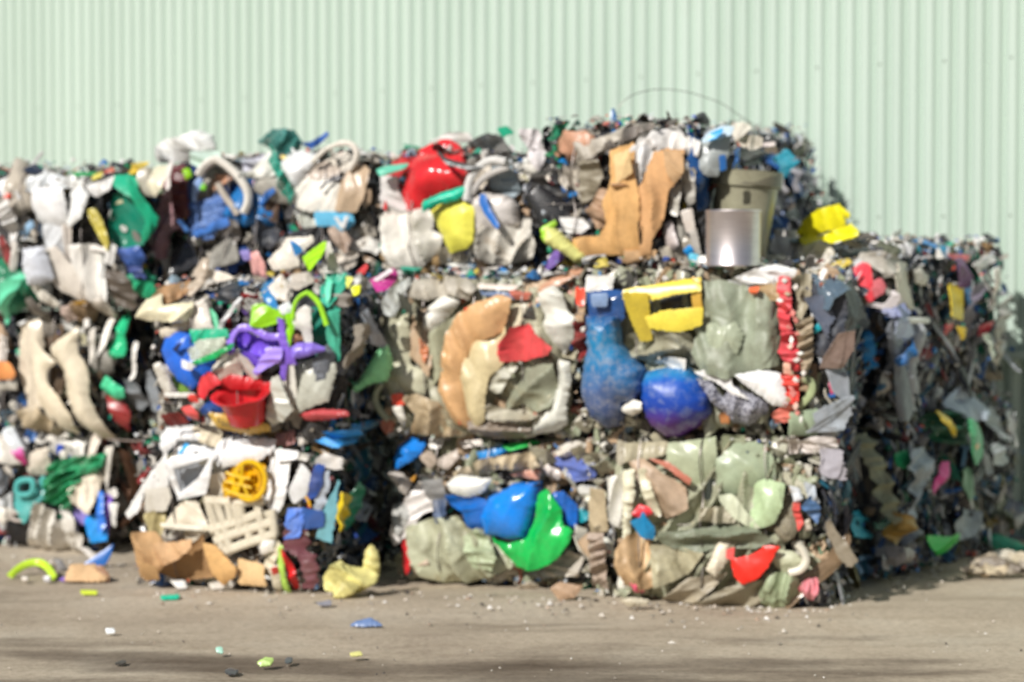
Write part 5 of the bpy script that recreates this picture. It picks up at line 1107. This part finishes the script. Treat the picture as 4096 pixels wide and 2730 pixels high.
gpatch('blue_offcut', 'W3', '620,1220 890,1040 870,1130 830,1200 740,1230', '#2468b8', 'dark blue wedge shaped panel leaning on the ground in front of the leftmost stack', 'panel', 569, fold=.003, bulge=.1, sharp=True)
gpatch('white_stick', 'W3', '640,1070 680,1060 760,1120 720,1150', '#dcd6ce', 'short white plastic stick leaning behind the blue wedge', 'stick', 562)
gpatch('cardboard_piece', 'W3', '520,1335 540,1290 570,1225 740,1220 830,1315 800,1340', '#d4b086', 'flat tan cardboard piece on the ground below the blue wedge', 'cardboard', 583.5, mat='card', lean=.9, fold=.004)
gpatch('brown_wrapper', 'W3', '750,1230 800,1220 850,1290 850,1340 800,1320', '#9c7458', 'crumpled brown wrapper beside the flat tan cardboard', 'wrapper', 583, mat='cloth')
gpatch('black_cup', 'W3', '300,1222 350,1180 430,1225 400,1250 330,1250', '#343236', 'crushed black cup on the ground behind the lime strap', 'cup', 572, bulge=.6)
gpatch('grey_cup', 'W3', '430,1170 480,1165 525,1240 460,1255', '#8a8888', 'crushed grey cup on the ground between the black cup and the cardboard', 'cup', 572.5, bulge=.6)
gpatch('purple_scrap', 'W3', '460,1315 510,1290 520,1335', '#7c58b8', 'small purple scrap touching the left end of the tan cardboard', 'plastic scrap', 583)
pl = [GP(x, y) + Vector((0, 0, z)) for x, y, z in ((10, 580, .02), (17, 578, .045), (26, 577, .07), (38, 576.5, .08), (48, 578, .06), (54, 582, .02))]
tube('curved_strap', pl, .02, 'sheet', lin('#c4e83c', KK), th=('curved lime green strap on the ground at the far left', 'strap'), sq=.35)
gpatch('bottle_cap', 'W3', '345,1300 400,1295 400,1340 350,1340', '#e0e0e4', 'round white cap under the right end of the lime strap', 'cap', 583.5, bulge=.7)
gpatch('bottle_cap', 'W3', '170,1300 225,1300 225,1340 180,1340', '#dcd4c8', 'small cream cap under the middle of the lime strap', 'cap', 583.3, bulge=.7)
gpatch('white_scrap', 'W3', '1200,1290 1260,1260 1320,1280 1310,1330 1230,1335', '#e8e4dc', 'crumpled white scrap at the foot of the cardboard box', 'paper scrap', 583, mat='cloth', bulge=.6)
gpatch('white_wrapper', 'W3', '1340,1345 1450,1345 1460,1390 1400,1395', '#e4e2de', 'torn white wrapper on the ground in front of the cardboard box', 'wrapper', 590, mat='cloth', lean=.9)
gpatch('cream_wrapper', 'W3', '1640,1360 1790,1345 1750,1395 1670,1400', '#cfc8bc', 'curled cream wrapper on the ground in front of the bent tan flap', 'wrapper', 591, mat='cloth', lean=.9)
gpatch('lime_scrap', 'W3', '640,1405 755,1408 755,1435 645,1435', '#d0e048', 'flat lime scrap lying on the open ground at the left', 'plastic scrap', 596, lean=1.2, fold=.003)
gpatch('turquoise_scrap', 'W3', '1270,1450 1395,1440 1395,1470 1275,1480', '#24c09c', 'flat turquoise scrap lying on the open ground below the cardboard box', 'plastic scrap', 601, lean=1.2, fold=.003)
gpatch('blue_scrap', 'G', '352,628 356,624 370,621 376,624 381,628 366,629', '#6c84b0', 'pale blue folded scrap lying alone on the ground near the middle', 'plastic scrap', 628.5, lean=.8)
gpatch('grey_scrap', 'G', '317,605 330,603 331,607 320,608', '#8c8c94', 'flat grey scrap on the ground just below the yellow crumpled bag', 'plastic scrap', 607, lean=1.1)
gpatch('green_scrap', 'G', '258,666 266,661 273,662 271,668 262,669', '#b4d078', 'pale green leaf like scrap on the dark ground at the bottom', 'plastic scrap', 668, lean=.9)
gpatch('black_scrap', 'G', '225,672 230,669 238,671 236,675 228,675', '#4a4c4e', 'black curled scrap at the bottom edge of the photo', 'plastic scrap', 677, lean=1.4, fold=.004)
gpatch('dark_scrap', 'G', '285,663 287,660 292,660 292,664 287,665', '#565c5e', 'small dark cap on the ground right of the pale green scrap', 'cap', 665, lean=1.4, fold=.004)
gpatch('dark_chip', 'G', '115,665 120,662 126,662 124,665', '#4c4844', 'dark triangular chip on the damp ground at the lower left', 'chip', 667, lean=1.4, fold=.004)
gpatch('white_chip', 'G', '106,632 114,631 115,636 107,636', '#e4e8e8', 'small white chip on the ground at the lower left', 'chip', 635.5, lean=.9)
gpatch('yellow_chip', 'G', '350,655 360,653 362,657 352,658', '#d8d488', 'pale yellow chip on the ground near the bottom middle', 'chip', 658, lean=1.0)
gpatch('mint_chip', 'G', '216,651 222,650 223,656 217,655', '#a8d8c4', 'tiny mint chip on the ground left of the bottom middle', 'chip', 655, lean=.8)
gpatch('cream_rag', 'G', '622,604 632,600 648,603 646,608 630,609', '#c9bfa8', 'cream rag on the ground below the seam between the two right stacks', 'rag', 608, mat='cloth', bulge=.6)
gpatch('tan_rag', 'G', '552,592 560,586 580,590 574,600 560,602', '#b4967a', 'brown tan flap on the ground at the foot of the seam between right stacks', 'flap', 601, mat='cloth', bulge=.4)
# rubbish pile and bags at the right, by the wall
g = empty('film_heap', GP(985, 578)); props(g, 'flattened heap of beige film and scraps in the sun at the right edge', 'film heap')
for (s_, c_, ln) in (('1520,745 1600,690 1740,632 1780,650 1640,700 1560,765', '#b8ab98', 1.0), ('1730,650 1860,610 1960,640 1940,700 1800,710', '#d8d0c0', .9), ('1900,640 2100,650 2100,710 1960,720', '#b0a48c', 1.0), ('1600,700 1700,690 1900,720 2100,730 2100,770 1860,810 1680,800 1560,770', '#6f6455', 1.1), ('1560,740 1690,740 1700,790 1580,775', '#a89a80', 1.0), ('1700,730 1860,750 1850,800 1720,800', '#c8b89c', .9), ('1850,720 2100,705 2100,760 1900,800', '#9a9080', 1.0), ('1660,740 1740,745 1730,800 1670,790', '#d8b890', .8)):
    gpatch('film_layer', 'W2', s_, c_, None, None, 577 if c_ != '#d8d0c0' else 572, mat='cloth', bulge=.15, fold=.03, lean=ln, fs=18, parent=g)
gpatch('green_film', 'W2', '1700,520 1800,490 1950,540 2060,600 2000,630 1780,600', '#2c9c7c', 'dark green film lying in the shade behind the beige heap', 'film', 556, mat='cloth', bulge=.4, lean=.5)
gpatch('white_dome_bag', 'W1', '1780,1290 1830,1180 1930,1130 2060,1150 2080,1400 1880,1380 1790,1330', '#bcc4c4', 'large greyish white dome shaped bag in the shade at the right edge', 'bag', 512, bulge=.8, fold=.01, thick=.06)
gpatch('dark_red_bag', 'W1', '1600,1380 1740,1280 1780,1330 1700,1400 1660,1440 1770,1500 1700,1535 1600,1440', '#a02c38', 'dark red torn bag in the shade beside the dome shaped bag', 'bag', 524, mat='cloth', bulge=.4)
gpatch('grey_film_heap', 'W1', '1700,1400 1880,1380 2080,1420 2080,1540 1880,1570 1720,1500', '#a4a8b0', 'grey crumpled film under the dome shaped bag at the right edge', 'film', 538, mat='cloth', bulge=.5, fs=14)
# chips and grit scattered over the yard
rg = random.Random(5); AV = []; AF = []; AC = []
for i in range(560):
    if rg.random() < .28: py = rg.uniform(600, 700); px = rg.uniform(-30, 1060); s = rg.uniform(.002, .008)
    else:
        px = rg.uniform(-20, 1040); line = 556 + px * .065 if px < 150 else (590 if px < 400 else 592 + (px - 400) * .045) if px < 830 else 600 - (px - 830) * .28
        py = line + rg.expovariate(1 / 7); s = rg.uniform(.004, .017)
    c = GP(px, py); b = len(AV); a = rg.uniform(0, 6)
    for q in range(5):
        an = a + q * 1.257; AV.append((c.x + s * math.cos(an) * rg.uniform(.6, 1.4), c.y + s * math.sin(an) * rg.uniform(.6, 1.4), .003))
    AV.append((c.x, c.y, s * rg.uniform(.5, 1.1) + .004))
    for q in range(5): AF.append((b + q, b + (q + 1) % 5, b + 5))
    col = lin(rg.choice(['#e6e2dc', '#c9beb0', '#8c8478', '#4c4844', '#d8d0c4', '#a8907c', '#b8b0a4', '#8c8478', '#b0a89c']), KK)
    AC += [col] * 6
o = mesh_obj('litter_chips', AV, AF, M['stuff'], vcol=np.array(AC)); props(o, 'small chips and grit scattered over the yard and along the foot of the bales', 'litter', kind='stuff')
# ------------------------------------------------------------------ cores
def core(B):
    root = B['root']; W, D, H = B['w'], B['depth'], B['z1'] - B['z0']; ins = .05
    V = []; F = []; idx = {}
    n = 14
    t, dn = B['t'], B['dn']
    def vert(i, j, k):
        key = (i, j, k)
        if key in idx: return idx[key]
        u, v, z = i / n, j / n, k / n
        f = lambda s: max(-1, min(1, (s - .5) * 2))
        U3 = Vector((f(u), f(v), f(z))); 
        rr = Vector((abs(U3.x) ** 6, abs(U3.y) ** 6, abs(U3.z) ** 6)); q = (rr.x + rr.y + rr.z) ** (1 / 6)
        U3 = U3 * (1 / q) if q > 1 else U3
        p = t * (U3.x * (W / 2 - ins)) + dn * (U3.y * (D / 2 - ins)) + Vector((0, 0, H / 2 + U3.z * (H / 2 - .012)))
        g = noise.noise(p * 9 + root.location * 3) * .03
        p = p + (t * U3.x + dn * U3.y) * g
        idx[key] = len(V); V.append(p); return idx[key]
    for (ax, s) in [(a, s) for a in range(3) for s in (0, n)]:
        for a in range(n):
            for b in range(n):
                def mk(x, y):
                    c = [0, 0, 0]; c[ax] = s; c[(ax + 1) % 3] = x; c[(ax + 2) % 3] = y; return vert(*c)
                q = (mk(a, b), mk(a + 1, b), mk(a + 1, b + 1), mk(a, b + 1))
                F.append(q if s else q[::-1])
    o = mesh_obj('pressed_core', V, F, M['core'], parent=root)
for B in BALES.values(): core(B)
# ------------------------------------------------------------------ scrap templates
def tmpl(kind, rnd, n):
    """unit scrap: about 2 wide, 2 tall, z = outward"""
    sd = rnd.uniform(0, 99); V = []; F = []
    asp = {'sheet': rnd.uniform(.6, 1), 'strip': rnd.uniform(.16, .3), 'tube': rnd.uniform(.45, .8), 'fold': rnd.uniform(.4, .8), 'bag': rnd.uniform(.7, 1), 'cup': 1}[kind]
    ph = rnd.uniform(0, 6.28); lob = [rnd.uniform(-.22, .22) for _ in range(4)]
    curl = rnd.uniform(-.5, .6)
    na = rnd.randint(4, 7); pa = sorted((i + rnd.uniform(-.35, .35)) / na * 2 * math.pi for i in range(na)); pr_ = [rnd.uniform(.65, 1.15) for _ in pa]
    def prad(a):
        a = a % (2 * math.pi)
        for i in range(na):
            a0, a1 = pa[i], pa[(i + 1) % na]; r0, r1 = pr_[i], pr_[(i + 1) % na]
            if i == na - 1: a1 += 2 * math.pi
            q = a if a >= a0 else a + 2 * math.pi
            if a0 <= q <= a1 and a1 - a0 > .01:
                return r0 * r1 * math.sin(a1 - a0) / max(.15, r0 * math.sin(q - a0) + r1 * math.sin(a1 - q))
        return 1
    if kind == 'cup':
        k = max(8, n); prof = [(.0, .9), (.5, .9), (.55, .85), (.9, -.6), (1.0, -.62), (1.0, -.7), (.86, -.7), (.5, .7), (0, .75)]
        sq = rnd.uniform(.3, .7)
        for (r_, z) in prof:
            for i in range(k):
                a = 2 * math.pi * i / k; q = 1 + .25 * noise.noise(Vector((math.cos(a) * 1.5, math.sin(a) * 1.5, z + sd)))
                V.append((r_ * math.cos(a) * q * .8, z, r_ * math.sin(a) * sq * q * .8))
        for i in range(len(prof) - 1):
            for j in range(k): F.append((i * k + j, i * k + (j + 1) % k, (i + 1) * k + (j + 1) % k, (i + 1) * k + j))
        return np.array(V), F
    m = n + 1
    for side in (0, 1):
        for j in range(m):
            for i in range(m):
                u = i / n * 2 - 1; v = j / n * 2 - 1
                # square to blob
                a = math.atan2(v, u); rr = max(abs(u), abs(v)); lim = 1 / max(abs(math.cos(a)), abs(math.sin(a)), .001)
                rad = (.62 + .38 * lim / 1.414 * 1.3) * (1 + lob[0] * math.cos(2 * a + ph) + lob[1] * math.cos(3 * a) + lob[2] * math.cos(5 * a + ph) * .7)
                if kind in ('sheet', 'fold'): rad = prad(a)
                x, y = math.cos(a) * rr * rad, math.sin(a) * rr * rad
                x *= asp if kind != 'sheet' else 1; y *= 1 if kind != 'sheet' else asp
                nz = noise.noise(Vector((x * 1.6, y * 1.2, sd))); n2 = noise.noise(Vector((x * 3.5, y * 3, sd + 9))); nz2 = noise.noise(Vector((x * 4, y * 1.2, sd + 19)))
                z = .35 * (1 - 2 * abs(nz)) + .16 * (1 - 2 * abs(n2)) + .14 * (1 - 2 * abs(nz2))
                if kind == 'sheet': z = z * .8 + curl * x * x * .5
                if kind == 'strip': z = z * .5 + curl * y * y * .8; x += .25 * math.sin(y * 2.4 + ph)
                if kind == 'tube':
                    an = x / asp * 1.5; x = asp * math.sin(an) * .8; z = z * .4 + asp * math.cos(an) * .8
                if kind == 'fold': z = z * .5 + (.7 - abs(x) * 1.1)
                if kind == 'bag': z = z * .8 + .8 * math.sqrt(max(0, 1 - min(1, rr) ** 2))
                V.append((x, y, z - side * .06))
    q = m * m
    for j in range(n):
        for i in range(n):
            a = j * m + i; F.append((a, a + 1, a + m + 1, a + m)); F.append((a + q, a + m + q, a + m + 1 + q, a + 1 + q))
    bd = [i for i in range(n)] + [n + j * m for j in range(n)] + [n * m + n - i for i in range(n)] + [(n - j) * m for j in range(n)]
    for i in range(len(bd)):
        a, b = bd[i], bd[(i + 1) % len(bd)]; F.append((a, a + q, b + q, b))
    return np.array(V), F
KINDS = [('sheet', 'plastic_sheet'), ('strip', 'plastic_strip'), ('tube', 'bottle_fragment'), ('fold', 'folded_film'), ('bag', 'crumpled_bag'), ('cup', 'crushed_cup')]
rt = random.Random(11)
BIG = {k: [] for k, _ in KINDS}; SML = []
for k, nm in KINDS:
    for i in range(6):
        V, F = tmpl(k, rt, 11 if k != 'cup' else 12)
        row = []
        for mk in ('sheet', 'gloss', 'cloth'):
            me = bpy.data.meshes.new(nm); me.from_pydata([tuple(v) for v in V], [], F); me.shade_smooth(); me.set_sharp_from_angle(angle=R(40)); me.materials.append(M[mk]); row.append(me)
        BIG[k].append(row)
    for i in range(5):
        V, F = tmpl(k, rt, 3 if k != 'cup' else 6)
        SML.append((V, F, k))
def pick(pal, r):
    s = sum(w for _, w in pal); x = r.uniform(0, s)
    for c, w_ in pal:
        x -= w_
        if x <= 0: return c
    return pal[0][0]
def var(c, r):
    k = r.uniform(.76, 1.2); h = r.uniform(-.04, .04); return (min(.85, c[0] * k * (1 + h)), min(.85, c[1] * k), min(.85, c[2] * k * (1 - h)), 1)
def scatter(key):
    B = BALES[key]; r = random.Random(key + 'x'); root = B['root']; t, n, dn = B['t'], B['n'], B['dn']
    H = B['z1'] - B['z0']; W = B['w']; D = B['depth']; up = Vector((0, 0, 1))
    sn = Vector((-dn.y, dn.x, 0)) * -1
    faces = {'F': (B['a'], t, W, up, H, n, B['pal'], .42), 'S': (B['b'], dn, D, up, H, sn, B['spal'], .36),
             'T': (B['a'] + up * H, t, W, dn, D, up, B['tpal'], .18), 'L': (B['a'] + dn * D, -dn, D, up, H, -sn, B['pal'], .05)}
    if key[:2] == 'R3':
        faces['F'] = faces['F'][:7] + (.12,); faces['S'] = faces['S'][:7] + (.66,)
    hidden_top = key in ('R1a', 'R2a', 'Ba', 'Aa', 'Ab', 'Ca', 'Cb', 'Da', 'Db')
    def place(fk, small):
        P, e1, L1, e2, L2, nn, pal, _ = faces[fk]
        for _try in range(6):
            a = r.uniform(-.01, 1.01); b = r.uniform(-.005, 1.0)
            if fk in 'FSL' and r.random() < .22: b = r.choice((r.uniform(.9, 1.02), r.uniform(-.01, .08)))
            if fk == 'T':
                if r.random() < .55: b = r.uniform(-.02, .12) if r.random() < .6 else r.uniform(.8, 1.)
            p = P + e1 * (a * L1) + e2 * (b * L2) + up * B['z0']
            bad = False
            if fk in 'FS':
                q = p - CAM; f_ = q.y * CP - q.z * SP; px = 512 + q.x / f_ * FPX; py = 341 - (q.y * SP + q.z * CP) / f_ * FPX
                if any(inside((px, py), poly) for poly in B['polys']) and r.random() < (.8 if not small else .6): bad = True
            if not bad: break
        s = (r.uniform(.018, .042) if r.random() < .7 else r.uniform(.035, .065)) if small else min(.17, .045 + r.expovariate(1 / .034))
        ang = r.gauss(0, .35) if (fk in 'SL' and r.random() < .75) else r.uniform(0, 6.28)
        tl = (.5 if not small else .8) * (.45 if fk == 'T' else 1)
        rot = Matrix.Rotation(ang, 3, 'Z') 
        rot = Matrix.Rotation(r.gauss(0, tl), 3, 'X') @ Matrix.Rotation(r.gauss(0, tl), 3, 'Y') @ rot
        F3 = Matrix((e1, e2 if fk != 'T' else dn, nn)).transposed()
        off = r.uniform(-.04, .006) if not small else r.uniform(-.05, .0)
        if fk == 'T': off = r.uniform(-.02, .03)
        zc = B['z0'] + s * .8
        if fk != 'T' and p.z < zc: p.z = zc
        if fk != 'T' and p.z > B['z1'] - s * .2 and hidden_top: p.z = B['z1'] - s * .5
        if fk != 'T':
            p.z = min(p.z, B['z1'] - s * .7); off -= .065 * abs((p.z - B['z0']) / H * 2 - 1) ** 6
        return p + nn * off, F3 @ rot, s, pick(pal, r)
    wt = [(k, f[7]) for k, f in faces.items() if not (k == 'T' and hidden_top)]
    nbig = int(100 * (1 if B['hero'] else .35)); 
    for i in range(nbig):
        fk = pick(wt, r); p, M3, s, c = place(fk, False)
        if fk == 'S': p.z = max(min(p.z, B['z1'] - s * 1.7), B['z0'] + min(s * 1.5, .3))
        if fk == 'T' and s > .09: s *= .6
        kw = [('sheet', 3), ('strip', 2 if fk != 'S' else 4), ('tube', 1.1), ('fold', 2.4), ('bag', 1), ('cup', .35)]
        k = pick(kw, r)
        if fk == 'T' and k in ('bag', 'cup', 'strip') and s > .022: k = 'fold'
        me = r.choice(BIG[k])[r.choice((0, 0, 1, 2))]
        o = bpy.data.objects.new(me.name.split('.')[0], me); COL.objects.link(o); o.parent = root
        sx = s * (1.25 if k == 'strip' else 1); sy = sx * (1.5 if fk == 'S' else 1)
        o.matrix_local = Matrix.Translation(p - root.location) @ (M3 @ Matrix.Diagonal((sx, sy, sx * .6))).to_4x4()
        o.color = var(lin(c, KK), r)
    AV = []; AF = []; AC = []; base = 0
    nsm = int(620 * (1 if B['hero'] else .3)); nfine = 240 if B['hero'] else 0; nstr = {'R': 300, 'B': 220}.get(key[0], 120) if B['hero'] else 0
    for i in range(nsm + nfine + nstr):
        fk = pick(wt, r); p, M3, s, c = place(fk, True)
        strip = i >= nsm + nfine
        if strip:
            for _q in range(8):
                fk = 'S'; p, M3, s, c = place('S', False)
                if s < .09: break
            s = r.uniform(.045, .11); p.z = min(max(p.z, B['z0'] + s * .6), B['z1'] - s * .7); p = p + sn * .012
        elif i >= nsm:      # fine bits lodged on the surface
            if i % 2 and not hidden_top: fk = 'T'; p, M3, s, c = place(fk, True)
            s = r.uniform(.007, .019); q = p + faces[fk][5] * (r.uniform(.06, .1) if fk != 'T' else .03) - CAM; f_ = q.y * CP - q.z * SP
            px = 512 + q.x / f_ * FPX; py = 341 - (q.y * SP + q.z * CP) / f_ * FPX
            if fk in 'FS' and any(inside((px, py), poly) for poly in B['clean']): continue
            p = q + CAM
            if p.z < .02: continue
            if r.random() < .5: c = r.choice(['#e8e4de', '#f0eeea', '#2f86cc', '#1fae90', '#d8604c', '#3a5cb0', '#e8e4de', '#cfc6b8', '#16181c', '#c8ccd0'])
        V, F, k = r.choice([q for q in SML if q[2] != 'cup'] if r.random() < .9 else SML)
        if strip: V, F, k = r.choice([q for q in SML if q[2] in ('sheet', 'fold')]); V = V * np.array([r.uniform(.16, .38), 1, .3])
        s2 = s * (1.4 if k == 'strip' else 1)
        Mn = np.array(M3); V2 = (V * s2) @ Mn.T + np.array(p - root.location)
        AV.append(V2); AF += [tuple(x + base for x in f) for f in F]; base += len(V)
        AC.append(np.tile(np.array(var(lin(c, KK), r)), (len(V), 1)))
    o = mesh_obj('small_scraps', np.concatenate(AV), AF, M['stuff'], parent=root, vcol=np.concatenate(AC)); o['kind'] = 'stuff'
    # tie wires round the bale
    for u_ in (.24, .5, .77):
        a = B['a'].lerp(B['b'], u_); lst = [a + n * .03 + up * .02]
        for q in range(1, 8): lst.append(a + t * r.uniform(-.015, .015) + n * r.uniform(.07, .12) + up * (H * q / 8))
        lst += [a + n * .05 + up * (H - .01), a + dn * .1 + up * (H + .005), a + dn * D * .9 + up * (H + .005)]
        tube('tie_wire', [q + up * B['z0'] for q in lst], .0034, 'wire', parent=root, n=5)
    for z in (.2, .45, .72):
        zz = H * z; off = .012
        a = B['a'] + n * off; b = B['b'] + n * off
        pts = [a + sn * -.01, (a + b) / 2 + n * .012, b + sn * .012, b + sn * .014 + dn * D * .5, b + sn * .012 + dn * D]
        pts = [q + up * (B['z0'] + zz + r.uniform(-.015, .015)) for q in pts]
        tube('tie_wire', pts, .0022, 'wire', parent=root, n=5)
for key in BALES: scatter(key)
